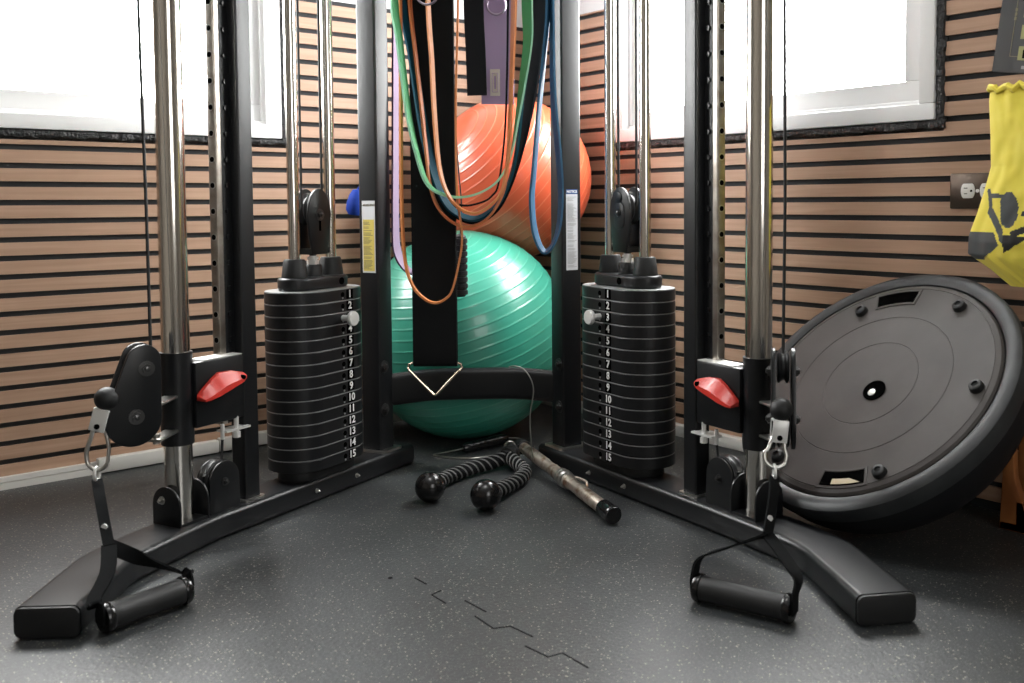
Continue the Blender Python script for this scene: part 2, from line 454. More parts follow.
def caulk(name, axis, a0, a1, z0, z1, wd):
    """rough black sealant squeezed round the window frame"""
    m = MB()
    fr = (lambda a, d, z: V((a, d, z))) if axis == 'x' else (lambda a, d, z: V((d, a, z)))
    def strip(p, q, horiz, sgn):
        n = int(abs(q-p)/.006); rs = []
        base = z0 if horiz else (a1 if sgn > 0 else a0)
        for i in range(n+1):
            t = p+(q-p)*i/n
            n1 = noise.noise(V((t*60, 1.3, base*7))); n2 = noise.noise(V((t*45, 8.1, base*5))); n3 = noise.noise(V((t*110, 4., base)))
            inner = .002+.002*n2; outer = wd*(1+.22*n1); hgt = .006+.004*n3
            ring = []
            for k in range(7):
                u = k/6; off = -inner+(outer+inner)*u; d = -hgt*math.sin(PI*u)**.6-.001 if 0 < k < 6 else .012
                d += .002*noise.noise(V((t*150, k*1.7, base)))
                if horiz: ring.append(fr(t, d, z0-off))
                else: ring.append(fr(base+sgn*off, d, t))
            rs.append(ring)
        m.rings(rs)
    strip(a0-wd, a1+wd, True, 1); strip(z0-wd*.5, z1, False, 1); strip(z0-wd*.5, z1, False, -1)
    return tag(m.build(name, 'caulk', smooth=60), kind='structure')
caulk('trim_1', 'x', -1.720, -.785, .775, 1.60, .021)
caulk('trim_2', 'y', -1.357, -.410, .773, 1.60, .021)

# ------------------------------------------------------------------ cable machine
MLOC = V((-.85, -.85, 0))
mach = thing('cable_machine', MLOC, 'black corner cable crossover machine with two numbered weight stacks and chrome posts', 'exercise machine')
SIDES = {'L': dict(b=V((-1.007, -.515, 0)), d=V((.923, .385, 0)).normalized(), n=V((-.385, .923, 0)).normalized(), chrome=-.284, up=-.133, rail=-.181, st=.074, bp=.281, hr=.055, L=.228, num=.110, pul=-.213),
         'R': dict(b=V((-.439, -.971, 0)), d=V((.113, .994, 0)).normalized(), n=V((.994, -.113, 0)).normalized(), chrome=-.319, up=-.161, rail=-.212, st=.067, bp=.301, hr=.060, L=.240, num=.048, pul=-.255)}
TOPZ = 2.06
BH = .046
def frame_fn(S): return lambda s, t, z: S['b']+S['d']*s+S['n']*t+UP*z
def bolt(parent, p, d, r=.006, m='steel', name='bolt'):
    p = V(p); d = V(d).normalized()
    b = MB(); b.lathe([(r*1.5, -.001), (r*1.5, .0012), (r*1.05, .0014)], p, d, 16)
    u = d.orthogonal().normalized(); w = d.cross(u)
    b.prism(reg(6, r), .001, .0055, lambda a, c, h: p+u*a+w*c+d*h)
    b.lathe([(r*.55, .004), (r*.55, .008), (r*.3, .0088)], p, d, 10)
    return b.build(name, m, parent)

base_front = {'L': [(-1.5415, -.884), (-1.459, -.777), (-1.418, -.727), (-1.362, -.688)],
              'R': [(-.6215, -1.6385), (-.554, -1.528), (-.515, -1.462), (-.492, -1.382)]}
plates = {}
for sd, S in SIDES.items():
    A = frame_fn(S); d, n = S['d'], S['n']; inn = -n
    # base rail: rounded rectangular tube, straight then bent to the front
    path = [V((x, y, BH/2+.0012)) for x, y in base_front[sd]]+[A(s, 0, BH/2+.0012) for s in (-.24, -.16, 0, .2, .352)]
    sp = smooth_path(path, 7)
    prof = rrect(.092, BH, .011)
    rail = MB().sweep(sp, prof).build('base_rail', 'black_paint', mach)
    fd = (sp[0]-sp[1]).normalized()
    u = fd.cross(UP).normalized()
    MB().prism(rrect(.090, BH-.002, .011), 0, .006, lambda a, b, h: sp[0]+u*a+UP*b+fd*h, bevel=.002).build('end_cap', 'black_rubber', rail)
    MB().prism(rrect(.090, BH-.002, .011), 0, .004, lambda a, b, h: sp[-1]+n*a+UP*b+d*h, bevel=.002).build('end_cap', 'black_rubber', rail)
    for s in (.02, .146): bolt(rail, A(s, -.046, .025), inn, .0034)
    # front upright
    up = MB()
    up.prism(rrect(.037, .036, .004), BH, TOPZ, lambda a, b, h: A(S['up']+a, -.008+b, h))
    uo = up.build('front_upright', 'black_paint', mach)
    MB().prism(rrect(.050, .050, .006), BH-.001, BH+.005, lambda a, b, h: A(S['up']+a, -.008+b, h)).build('foot_plate', 'steel', uo)
    # perforated adjustment rail standing between the chrome post and the upright
    ar = MB(); rs0 = S['rail']
    ar.prism(rrect(.014, .020, .002, 3), .20, TOPZ, lambda a, b, h: A(rs0+a, .002+b, h), 0)
    ar.prism(rrect(.026, .008, .002, 2), .20, TOPZ, lambda a, b, h: A(rs0+.019+a, -.002+b, h), 1)
    z = .310
    while z < 1.5:
        ar.cyl(A(rs0-.0068, .002, z), A(rs0-.0075, .002, z), .0066, seg=14, mi=3)
        ar.cyl(A(rs0-.0070, .002, z), A(rs0-.0080, .002, z), .0052, seg=14, mi=2)
        ar.cyl(A(rs0+.019, 0, z), A(rs0+.019, -.0095, z), .005, seg=10, mi=1)
        z += .0478
    ar.build('adjustment_rail', ['rail_steel', 'black_paint', 'dark', 'steel'], mach)
    # chrome guide post and its clamp
    c0 = S['chrome']
    MB().cyl(A(c0, 0, BH), A(c0, 0, TOPZ), .0240, seg=40).build('guide_post', 'chrome', mach)
    cl = MB()
    for k in (-1, 1):
        arch = [(-.034, 0), (.034, 0)]+[(.034*math.cos(a), .036+.034*math.sin(a)) for a in [PI*i/12 for i in range(13)]]
        cl.prism(arch, -.002, .002, lambda a, b, h, k=k: A(c0+k*.031+h, a-.004, BH+b), bevel=.0008)
    cl.abox((0, 0, 0), (.0001, .0001, .0001)) if False else None
    cl.box(A(c0, -.004, BH+.003), d, n, .064, .066, .006)
    co = cl.build('post_clamp', 'black_paint', mach)
    bolt(co, A(c0-.033, .006, BH+.045), -d, .005)
    # low pulley on the base, beside the upright
    lp = MB(); q = S['pul']
    egg = hull2((.006, .058), .035, (.006, .012), .037); egg = [(a, max(b, 0)) for a, b in egg]
    for k in (-1, 1): lp.prism(egg, -.0022, .0022, lambda a, b, h, k=k: A(q+a, -.013+k*.015+h, BH+b), bevel=.0008)
    lo = lp.build('low_pulley_bracket', 'black_paint', mach)
    MB().lathe([(.010, -.0115), (.034, -.0115), (.0365, -.008), (.0325, -.0015), (.0325, .0015), (.0365, .008), (.034, .0115), (.010, .0115)], A(q+.004, -.013, BH+.059), n, 36).build('pulley_wheel', 'black_plastic', lo)
    bolt(lo, A(q+.006, -.0305, BH+.055), inn, .005, 'dark_bolt')
    # weight stack
    g = S['st']; PT = .0242; ZB = .071
    pl = MB(); pl.prism(stadium(S['L'], .130), 0, .0222, lambda a, b, h: A(g+a, b, ZB+h), 0, bevel=.0010)
    pl.prism(stadium(S['L']-.002, .128), .0216, .0238, lambda a, b, h: A(g+a, b, ZB+h), 1)  # pale strip: highlight along the plate rim put into the colour
    nums = [S['num']]; hs = nums[0]-.022 if sd == 'L' else nums[0]+.029
    pl.box(A(nums[0], -.0650, ZB+.0118), d, UP, .020, .0200, .0012, 2, inn)
    pl.cyl(A(hs, -.0645, ZB+.0118), A(hs, -.0656, ZB+.0118), .0052, seg=16, mi=2)
    pl.cyl(A(hs, -.0645, ZB+.0045), A(hs, -.0658, ZB+.0045), .0022, seg=8, mi=1)
    p0 = pl.build('weight_plate', ['plate', 'plate_edge', 'dark'], mach, smooth=18)
    exd = d if sd == 'L' else -d      # reading direction seen from inside
    exd = UP.cross(inn)
    for k in range(15):
        po = p0 if k == 0 else p0.copy()
        if k: COL.objects.link(po); po.parent = mach
        po.location = p0.location.copy() if k == 0 else V((0, 0, 0))
        po.location.z = k*PT
        WL[po.name] = MLOC+V((0, 0, k*PT))
        t = MB(); t.text(str(15-k), A(nums[0], -.0658, ZB+k*PT+.0116), exd, UP, .0215, 0, .0004, bold=.0005)
        t.build('plate_number', 'white_print', po, smooth=0)
    # rubber buffer under the stack
    MB().prism(stadium(.19, .09), BH, ZB-.001, lambda a, b, h: A(g+a, b, h), bevel=.004).build('stack_buffer', 'black_rubber', mach)
    ZT = ZB+15*PT
    hd = MB(); hd.prism(stadium(S['hr']*2+.066, .074), ZT-.0004, ZT+.026, lambda a, b, h: A(g+a, b, h), bevel=.006, seg=3)
    hd.cyl(A(g+(.045 if sd == 'L' else -.02), -.036, ZT+.013), A(g+(.045 if sd == 'L' else -.02), -.0380, ZT+.013), .0075, seg=18, mi=1)
    ho = hd.build('stack_head', ['plate', 'dark'], mach)
    for k in (-1, 1):
        MB().lathe([(.018, 0), (.0260, 0), (.0260, .002), (.0220, .034), (.0200, .0375), (.0130, .038)], A(g+k*S['hr'], 0, ZT+.0255), UP, 32).build('bump_stop', 'black_rubber', ho)
    MB().lathe([(.012, 0), (.0200, 0), (.0180, .022), (.0165, .024), (.010, .024)], A(g, 0, ZT+.0255), UP, 28).build('centre_boss', 'black_rubber', ho)
    st = MB(); st.cyl(A(g, 0, ZT+.048), A(g, 0, ZT+.068), .0085, seg=18)
    st.prism(reg(6, .0125), ZT+.050, ZT+.0585, lambda a, b, h: A(g+a, b, h)); st.cyl(A(g, 0, ZT+.0605), A(g, 0, ZT+.0650), .0115, seg=20)
    st.build('stem_nut', 'steel_white', ho)
    for k in (-1, 1): MB().cyl(A(g+k*S['hr'], 0, ZT-.002), A(g+k*S['hr'], 0, TOPZ-.05), .0120, seg=24).build('guide_rod', 'chrome', mach)
    # selector pin
    pz = ZB+12*PT+.0116
    ps = hs
    sp_ = MB(); sp_.cyl(A(ps, -.060, pz), A(ps, -.088, pz), .0062, seg=16); sp_.lathe([(.006, 0), (.0140, .002), (.0152, .004), (.0152, .010), (.0140, .012), (.001, .0125)], A(ps, -.084, pz), inn, 28)
    sp_.build('selector_pin', 'steel_white', mach)
    # pulley block above the stack
    ph = MB()
    blk = [(-.022, -.068), (.022, -.068), (.031, -.025)]+[(.035*math.cos(a), .012+.056*math.sin(a)) for a in [PI*i/20 for i in range(21)]]+[(-.031, -.025)]
    for k in (-1, 1): ph.prism(blk, -.003, .003, lambda a, b, h, k=k: A(g+a, k*.018+h, .573+b), bevel=.0012)
    ph.box(A(g, 0, .511), d, n, .042, .032, .012)
    po_ = ph.build('pulley_block', 'black_paint', mach)
    MB().lathe([(.010, -.0125), (.033, -.0125), (.0355, -.009), (.0300, -.002), (.0300, .002), (.0355, .009), (.033, .0125), (.010, .0125)], A(g, 0, .597), n, 40).build('pulley_wheel', 'black_plastic', po_)
    bolt(po_, A(g, -.021, .587), inn, .0080, 'dark_bolt')
    if sd == 'L': MB().box(A(g, -.0214, .565), d, UP, .0055, .022, .001, az=inn, bevel=.0004).build('slot', 'dark', po_)
    else:
        mm = MB(); mm.prism(stadium(.058, .036), 0, .002, lambda a, b, h: A(g+b, -.021-h, .581+a), bevel=.0008)
        mm.prism(stadium(.026, .022), 0, .003, lambda a, b, h: A(g+.003+a, -.021-h, .619+b), bevel=.001); mm.build('guard', 'black_plastic', po_)
    MB().cyl(A(g, 0, .495), A(g, 0, .513), .007, seg=14).build('shank', 'black_paint', po_)
    # steel cables
    for k in (-1, 1): MB().cyl(A(g+k*.0310, 0, .604), A(g+k*.0310, 0, TOPZ-.04), .0028, seg=8).build('cable', 'black_rubber', mach)
    # carriage: sleeve on the chrome post, arm round the rail, red lever
    ZL = .186 if sd == 'L' else .168
    ZU = ZL+.164
    cr = MB(); cr.lathe([(.0245, 0), (.0278, 0), (.0278, ZU-ZL), (.0245, ZU-ZL)], A(c0, 0, ZL), UP, 36)
    e0, e1 = c0+.014, S['rail']+.024
    cr.box(A((e0+e1)/2, -.012, ZL+.085), d, n, e1-e0, .040, .118, az=UP, bevel=.003)
    cro = cr.build('carriage', 'black_paint', mach)
    MB().box(A((e0+.020+e1)/2, -.012, ZL+.1448), d, n, e1-e0-.022, .036, .0016, az=UP).build('top_sheen_plate', 'steel_white', cro)  # pale sheet: light reflected off the bracket top put into its colour
    # pop-pin lever, wedge with a hole in its narrow rounded end
    L0, L1 = S['chrome']+.010, S['chrome']+.118
    lz = ZL+.086
    LF = lambda a, b, h: A(L0+(L1-L0)*a, -.034-h, lz+.022*a+b)
    # broad blunt end, flat bright top face, narrow rounded end
    sec = []
    for u, lo_, hi_, d0_, d1_ in ((0, -.006, -.001, .004, .020), (.02, -.010, .001, .002, .024), (.10, -.011, .006, .001, .026), (.32, -.012, .019, .001, .026), (.46, -.011, .024, .001, .025), (.74, -.010, .017, .002, .022), (.90, -.009, .009, .004, .020), (.975, -.005, .005, .006, .018), (1., -.001, .001, .009, .015)):
        sec.append([LF(u, lo_, d0_), LF(u, hi_, d0_), LF(u, hi_, d0_+(d1_-d0_)*.30), LF(u, lo_+(hi_-lo_)*.35, d1_), LF(u, lo_, d1_)])
    lv = MB(); lv.rings(sec); lvo = lv.build('release_lever', 'red', cro, bevel=.0022, label='red plastic pop-pin lever')
    MB().cyl(LF(.885, .000, .010), LF(.885, .000, .0212), .0042, seg=16).build('lever_hole', 'dark', lvo)
    # small zinc clip and adjusting screw under the carriage arm
    cp = MB(); cs = S['rail']-.005
    cp.box(A(cs+.012, -.022, ZL+.006), d, n, .058, .026, .0035, az=UP)
    cp.cyl(A(cs+.012, -.028, ZL-.008), A(cs+.012, -.028, ZL+.030), .0045, seg=10); cp.prism(reg(6, .0075), ZL-.010, ZL+.001, lambda a, b, h: A(cs+.012+a, -.028+b, h))
    cp.cyl(A(cs-.018, -.024, ZL-.008), A(cs-.018, -.024, ZL+.02), .0038, seg=10)
    cp.build('cable_anchor', 'steel_white', cro)
    MB().tube([A(cs-.018, -.024, ZL), A(cs-.019, -.021, .14), A(S['pul']-.030, -.016, BH+.07)], .0026, 8).build('cable', 'black_rubber', mach)
    # back upright
    bs = S['bp']
    bu = MB(); bu.prism(rrect(.050, .052, .005), BH, TOPZ, lambda a, b, h: A(bs+a, b, h))
    buo = bu.build('back_upright', 'black_paint', mach)
    MB().prism(rrect(.072, .080, .005), BH-.001, BH+.005, lambda a, b, h: A(bs+a, b, h)).build('foot_plate', 'steel', buo)
    for z in (.240, .142): bolt(buo, A(bs-.008, -.026, z), inn, .0095, 'dark_bolt')
    # sticker on the side turned to the front
    fs = bs-.0252
    sk = MB()
    if sd == 'L':
        sk.box(A(fs, -.002, .535), n, UP, .036, .162, .0006, 0, -d)
        sk.box(A(fs-.0005, -.002, .516), n, UP, .031, .116, .0006, 1, -d)
        sk.text('WARNING', A(fs-.0008, -.004, .606), d.cross(UP), UP, .0068, 2, .0002, bold=.0002)
        sk.prism([(-.0022, -.002), (.0022, -.002), (0, .0022)], 0, .0003, lambda a, b, h: A(fs-.0006-h, .0125-a, .606+b), 2)
        z, z1, t0, step, hh, mi = .568, .462, .012, .0027, .0011, 2
    else:
        sk.box(A(fs, 0, .544), n, UP, .031, .176, .0006, 0, -d)
        sk.box(A(fs-.0003, 0, .634), n, UP, .031, .011, .0008, 1, -d)
        sk.text('NOTICE', A(fs-.0010, 0, .634), d.cross(UP), UP, .0076, 2, .0002, bold=.0002)
        z, z1, t0, step, hh, mi = .622, .462, -.0125, .0026, .0010, 3
    sg = 1 if t0 > 0 else -1
    while z > z1:
        if random.random() > .14:
            w = .014+.012*random.random(); sk.box(A(fs-.0008, t0-sg*w/2, z), n, UP, w, hh, .0003, mi, -d)
        z -= step
    if sd == 'L': sk.build('warning_sticker', ['sticker_white', 'sticker_yellow', 'print_dark'], buo, smooth=0, label='tall yellow warning sticker with a white heading')
    else: sk.build('notice_sticker', ['sticker_white', 'print_blue', 'white_print', 'grey_print'], buo, smooth=0, label='tall white notice sticker with a blue heading')
    # top beam of the arm, over all posts
    MB().box(A(0, 0, TOPZ+.02), d, n, .70, .06, .05, az=UP, bevel=.006).build('top_beam', 'black_paint', mach)

AL, AR = frame_fn(SIDES['L']), frame_fn(SIDES['R'])
# bowed cross brace low between the back uprights
eL, eR = AL(.302, -.004, .179), AR(.320, -.004, .181)
mid = (eL+eR)/2+FH*.010+UP*.010
br_path = smooth_path([eL, eL.lerp(mid, .5)+FH*.004+UP*.004, mid, eR.lerp(mid, .5)+FH*.004+UP*.004, eR], 8)
MB().sweep(br_path, rrect(.030, .074, .014)).build('cross_brace', 'black_paint', mach)
# accessory rail with pegs, high between the back uprights, and the top cross beam
rL, rR = AL(.290, 0, 1.30), AR(.290, 0, 1.30)
ra = MB(); ra.tube([rL, rR], .016, 16); rao = ra.build('accessory_rail', 'black_paint', mach)
PEGD = -FH
for u in (.02, .14, .30, .44, .56, .70, .84, .97):
    q = rL.lerp(rR, u)
    MB().tube([q, q+PEGD*.19, q+PEGD*.20+UP*.012], .007, 10).build('peg', 'black_paint', rao)
MB().tube([AL(.290, 0, TOPZ+.02), AR(.290, 0, TOPZ+.02)], .025, 16).build('top_crossbeam', 'black_paint', mach)

# swivel pulley heads on the chrome posts, cable ends
def swivel(S, A, ctr, ax, nf, ZL, ear_to):
    """egg shaped twin plates; ax: horizontal direction from post outwards, nf: plate normal"""
    c = V(ctr); ax = V(ax).normalized(); nf = V(nf).normalized()
    F = lambda a, b, h: c+ax*a+UP*b+nf*h
    m = MB(); egg = hull2((-.014, .052), .027, (.004, -.044), .044)
    for k in (-1, 1): m.prism(egg, -.0035, .0035, lambda a, b, h, k=k: F(a, b, k*.0165+h), bevel=.0015)
    o = m.build('swivel_head', 'black_paint', mach)
    for a, b, r in ((-.014, .046, .027), (.004, -.046, .040)):
        MB().lathe([(.008, -.010), (r-.003, -.010), (r, -.0065), (r-.005, -.0015), (r-.005, .0015), (r, .0065), (r-.003, .010), (.008, .010)], F(a, b, 0), nf, 32).build('pulley_wheel', 'black_plastic', o)
        bolt(o, F(a-.004, b*.85, .0200), nf, .0085, 'dark_bolt'); bolt(o, F(a-.004, b*.85, -.0200), -nf, .0085, 'dark_bolt')
    post = A(S['chrome'], 0, 0)
    for z in (ZL+.088, ZL+.028):
        e = MB(); p1 = V((post.x, post.y, z)); p0 = F(-.030, 0, .0); p0.z = z
        dv = (p1-p0); dv.z = 0; L_ = dv.length-.024; dv.normalize()
        e.box(p0+dv*(L_/2), dv, UP.cross(dv), L_, .026, .005, az=UP, bevel=.002)
        e.cyl(p0+dv*.012+UP*-.008, p0+dv*.012+UP*.009, .006, seg=12)
        e.build('hinge_ear', 'steel', o)
    return F
def cable_end(ball, low, F, name_from):
    """rubber stop ball, zinc shackle"""
    b = V(ball)
    MB().sphere(b, .0190, 28).build('cable_stop_ball', 'black_rubber', mach)
    MB().tube([F(.004+.030, -.046-.02, 0), F(.036, -.030, 0), b], .003, 8).build('cable', 'black_rubber', mach)
    dv = (V(low)-b).normalized(); sdv = dv.cross(FH).normalized(); fwd = sdv.cross(dv).normalized()
    m = MB(); c = b+dv*.035
    # folded strap shackle: two cheeks and a bend
    for k in (-1, 1): m.box(c+fwd*k*.009, sdv, dv, .026, .036, .003, az=fwd, bevel=.001)
    m.box(c-dv*.017, sdv, fwd, .026, .021, .004, az=dv, bevel=.0015)
    m.cyl(c+dv*.010-fwd*.012, c+dv*.010+fwd*.012, .0045, seg=12, mi=1)
    m.build('cable_shackle', ['steel_white', 'dark'], mach)
    return c+dv*.010, sdv, fwd
def carabiner(top, low, sdv, fwd, label):
    top = V(top); low = V(low); ax = (low-top); L = ax.length; ax.normalize(); sd_ = (V(sdv)-ax*ax.dot(V(sdv))).normalized()
    pts = [(0, -.004), (.009, .003), (.0135, .022), (.0185, L*.62), (.016, L*.88), (.007, L+.001), (-.004, L+.002), (-.015, L*.90), (-.0185, L*.62), (-.0135, .022), (-.009, .003)]
    P = smooth_path([top+sd_*a+ax*h for a, h in pts], 6, True)
    t = thing('carabiner', low, label, 'carabiner', 'carabiners on the cable ends')
    n = len(P); k0, k1 = int(n*.16), int(n*.36)
    MB().tube(P[k1:]+P[:k0+1], .0034, 12).build('hook_body', 'steel', t)
    MB().tube([P[k0], P[(k0+k1)//2], P[k1]], [.0028, .0030, .0028], 12).build('gate', 'steel', t)
    return t
FL = swivel(SIDES['L'], AL, (-1.364, -.696, .301), -RH*.79-FH*.61, RH*.61-FH*.79, .186, None)
FR = swivel(SIDES['R'], AR, (-.529, -1.384, .283), -FH*.98-RH*.17, RH*.98-FH*.17, .168, None)
cL = cable_end((-1.4065, -.703, .2960), (-1.424, -.694, .22), FL, 'L')
cR = cable_end((-.570, -1.412, .270), (-.576, -1.408, .20), FR, 'R')
# outer return cables running up beside the chrome posts
MB().tube([FL(-.030, .066, 0), V((-1.3270, -.6730, .60)), V((-1.3240, -.6500, 1.0)), V((-1.318, -.600, 2.04))], .0028, 8).build('cable', 'black_rubber', mach)
MB().tube([FR(-.014, .070, 0), V((-.4900, -1.3560, .60)), V((-.4770, -1.3430, .953)), V((-.435, -1.305, 2.04))], .0028, 8).build('cable', 'black_rubber', mach)
carL = carabiner(cL[0], (-1.423, -.697, .183), RH, FH, 'steel carabiner holding the strap of the handle by the left base rail')
carR = carabiner(cR[0], (-.588, -1.412, .180), RH, FH, 'steel carabiner in front of the leaning balance disc, holding the right handle')

# ------------------------------------------------------------------ stirrup handles
def handle(ring_c, fork, g0, g1, label, la, lb):
    """grip from g0 to g1 on the floor; webbing from ring to both ends"""
    g0, g1 = V(g0), V(g1); ax = (g1-g0).normalized(); rc = V(ring_c); fk = V(fork)
    t = thing('stirrup_handle', ((g0.x+g1.x)/2, (g0.y+g1.y)/2, 0), label, 'cable handle', 'handles hanging from the cables')
    L = (g1-g0).length
    MB().lathe([(.011, -.002), (.0190, -.002), (.0200, .002), (.0190, .010), (.0190, L-.010), (.0200, L-.002), (.0190, L+.002), (.011, L+.002)], g0, ax, 32).build('grip', 'foam', t)
    for p, s_ in ((g0, -1), (g1, 1)):
        e = MB(); e.lathe([(.006, .001), (.0205, .001), (.0215, .003), (.0215, .009), (.0200, .012), (.006, .013)], p, ax*s_, 28)
        e.build('end_cap', 'gloss_black', t)
    # small ring at top
    cc = [rc+UP*(.011*math.cos(2*PI*k/20)-.006)+FH*(.008*math.sin(2*PI*k/20)) for k in range(20)]
    MB().tube(cc, .0026, 8, closed=True).build('top_ring', 'steel_white', t)
    # webbing: joined upper part then two legs, each wrapping round a grip end
    w = MB(); wd0 = (RH*.75+FH*.4).normalized()
    up_ = smooth_path([rc+V((0, 0, -.016)), rc.lerp(fk, .35)+la*.3, rc.lerp(fk, .7)+la*.2, fk], 6)
    w.ribbon(up_, [wd0]*len(up_), .016, .005)
    for p, s_ in ((g0, -1), (g1, 1)):
        e = p+ax*s_*.009
        outp = e+ax*s_*.006+UP*.006
        leg = smooth_path([fk, fk.lerp(outp, .45)+la*s_*.6+UP*.004+lb*.5, fk.lerp(outp, .8)+lb+ax*s_*.012, outp+UP*.012, outp+UP*-.012], 7)
        nn = len(leg); wd = []
        side = ax.cross(UP).normalized()
        for i in range(nn):
            u = min(1, i/(nn*.55)); wd.append((wd0*(1-u)+side*u*(-1 if side.dot(wd0) < 0 else 1)).normalized())
        w.ribbon(leg, wd, .022, .0032)
    w.build('webbing', 'webbing', t)
    MB().cyl(fk.lerp(rc, .25)-FH*.003, fk.lerp(rc, .25)-FH*.0065, .0045, seg=14).build('rivet', 'steel_white', t)
    return t
handle((-1.4235, -.6975, .1800), (-1.439, -.812, .090), (-1.468, -.917, .0215), (-1.362, -.892, .0215), 'black stirrup handle hanging beside the bent end of the left base rail', RH*-.006, UP*.004)
handle((-.5885, -1.4130, .1770), (-.655, -1.452, .092), (-.758, -1.4115, .0215), (-.722, -1.5370, .0215), 'black stirrup handle lying inside the right base rail, its strap arched', RH*.010, UP*.022)

# ------------------------------------------------------------------ exercise balls
def ball_mat(name, c):
    m = mat(name, c, .32, spec=.6, coat=.25)
    return m
M['green_ball'] = ball_mat('green_ball_vinyl', (.040, .305, .215))
M['green_ball_rib'] = ball_mat('green_ball_rib', (.085, .40, .295))
M['orange_ball'] = ball_mat('orange_ball_vinyl', (.70, .115, .048))
M['orange_ball_rib'] = ball_mat('orange_ball_rib', (.78, .20, .105))
def exercise_ball(name, c, R, axis, mat_, rib, nr, label, squash=1., flat=None):
    c = V(c); axis = V(axis).normalized(); u = axis.orthogonal().normalized(); w = axis.cross(u)
    N = 480; seg = 84; rs = []
    lat = [PI*i/N for i in range(1, N)]
    ribs = [PI*(.10+.80*k/(nr-1)) for k in range(nr)]
    for a in lat:
        dmin = min(abs(a-b) for b in ribs)*R
        bump = .0010*math.exp(-(dmin/.0018)**2)
        r = R+bump
        ring = [c+(axis*math.cos(a)+(u*math.cos(2*PI*k/seg)+w*math.sin(2*PI*k/seg))*math.sin(a))*r for k in range(seg)]
        rs.append([V((p.x, p.y, c.z+(p.z-c.z)*squash)) for p in ring])
    if flat:                                # soft vinyl: pressed flat where the other ball touches
        q, nn = V(flat[0]), V(flat[1]).normalized()
        rs = [[p-nn*max(0, (p-q).dot(nn)) for p in r_] for r_ in rs]
    m = MB(); m.rings(rs)
    m.b.faces.ensure_lookup_table()
    for f in m.b.faces:
        p = f.calc_center_median()-c
        a = math.acos(max(-1, min(1, p.normalized().dot(axis))))
        if min(abs(a-b) for b in ribs)*R < .0011: f.material_index = 1
    o = m.build(name, [mat_, rib], org=(c.x, c.y, c.z-R*squash), smooth=180)
    return tag(o, label, 'exercise ball')
GC, GR, OC, OR = V((-.416, -.272, .2695)), .2685, V((-.2215, -.2215, .676)), .2205
gd = (OC-GC).normalized(); gq = GC+gd*(GR-(GR+OR-(OC-GC).length)/2)
exercise_ball('exercise_ball', GC, GR, UP*.9-RH*.2-FH*.25, 'green_ball', 'green_ball_rib', 27, 'large ribbed green exercise ball on the floor behind the machine', flat=(gq-gd*.001, gd))
exercise_ball('exercise_ball', OC, OR, -RH*.6-FH*.50+UP*.58, 'orange_ball', 'orange_ball_rib', 23, 'ribbed orange exercise ball resting on top of the green one in the corner', flat=(gq+gd*.001, -gd))

# ------------------------------------------------------------------ balance trainer, dome down, tipped against the right wall
bn = V((-.692, .110, .714)).normalized(); bc = V((-.258, -1.379, .268))
bu_ = UP.cross(bn).normalized(); bv_ = bn.cross(bu_)       # bu_: horizontal in disc, bv_: uphill
BF = lambda a, b, h: bc+bu_*a+bv_*b+bn*h
bt = thing('balance_trainer', (bc.x, bc.y, 0), 'round grey balance trainer tipped on its dome against the right wall', 'balance trainer')
Rg = .2500
MB().lathe([(.0001, -.012), (Rg-.002, -.012), (Rg-.002, .000), (Rg-.006, .004), (.236, .006), (.2355, .0052), (.2345, .0052), (.234, .006), (.162, .006), (.1615, .0054), (.1605, .0054), (.160, .006), (.097, .006), (.0965, .0054), (.0955, .0054), (.095, .006), (.0001, .006)], bc, bn, 96).build('base_disc', 'disc', bt, smooth=15)
MB().lathe([(Rg-.001, -.020), (Rg+.001, .0015), (Rg+.006, .005), (Rg+.021, .0055), (Rg+.029, .001), (Rg+.032, -.012), (Rg+.030, -.030), (Rg+.020, -.036)], bc, bn, 96).build('rubber_rim', 'disc_rim', bt)
MB().lathe([(Rg+.024, -.030)]+[((Rg+.025)*math.cos(a), -.030-.193*math.sin(a)) for a in [PI/2*i/14 for i in range(1, 15)]], bc, bn, 80).build('dome', 'dome', bt)
MB().lathe([(.0001, .0055), (.0215, .0055), (.0225, .0082), (.0205, .0092), (.0185, .0076), (.0001, .0076)], BF(.022, -.016, 0), bn, 32).build('centre_recess', 'dark', bt)
MB().lathe([(.0001, .0070), (.0065, -.005), (.0075, .0090), (.005, .0105), (.0001, .011)], BF(.020, -.022, 0), bn, 16).build('valve_plug', 'steel_white', bt)
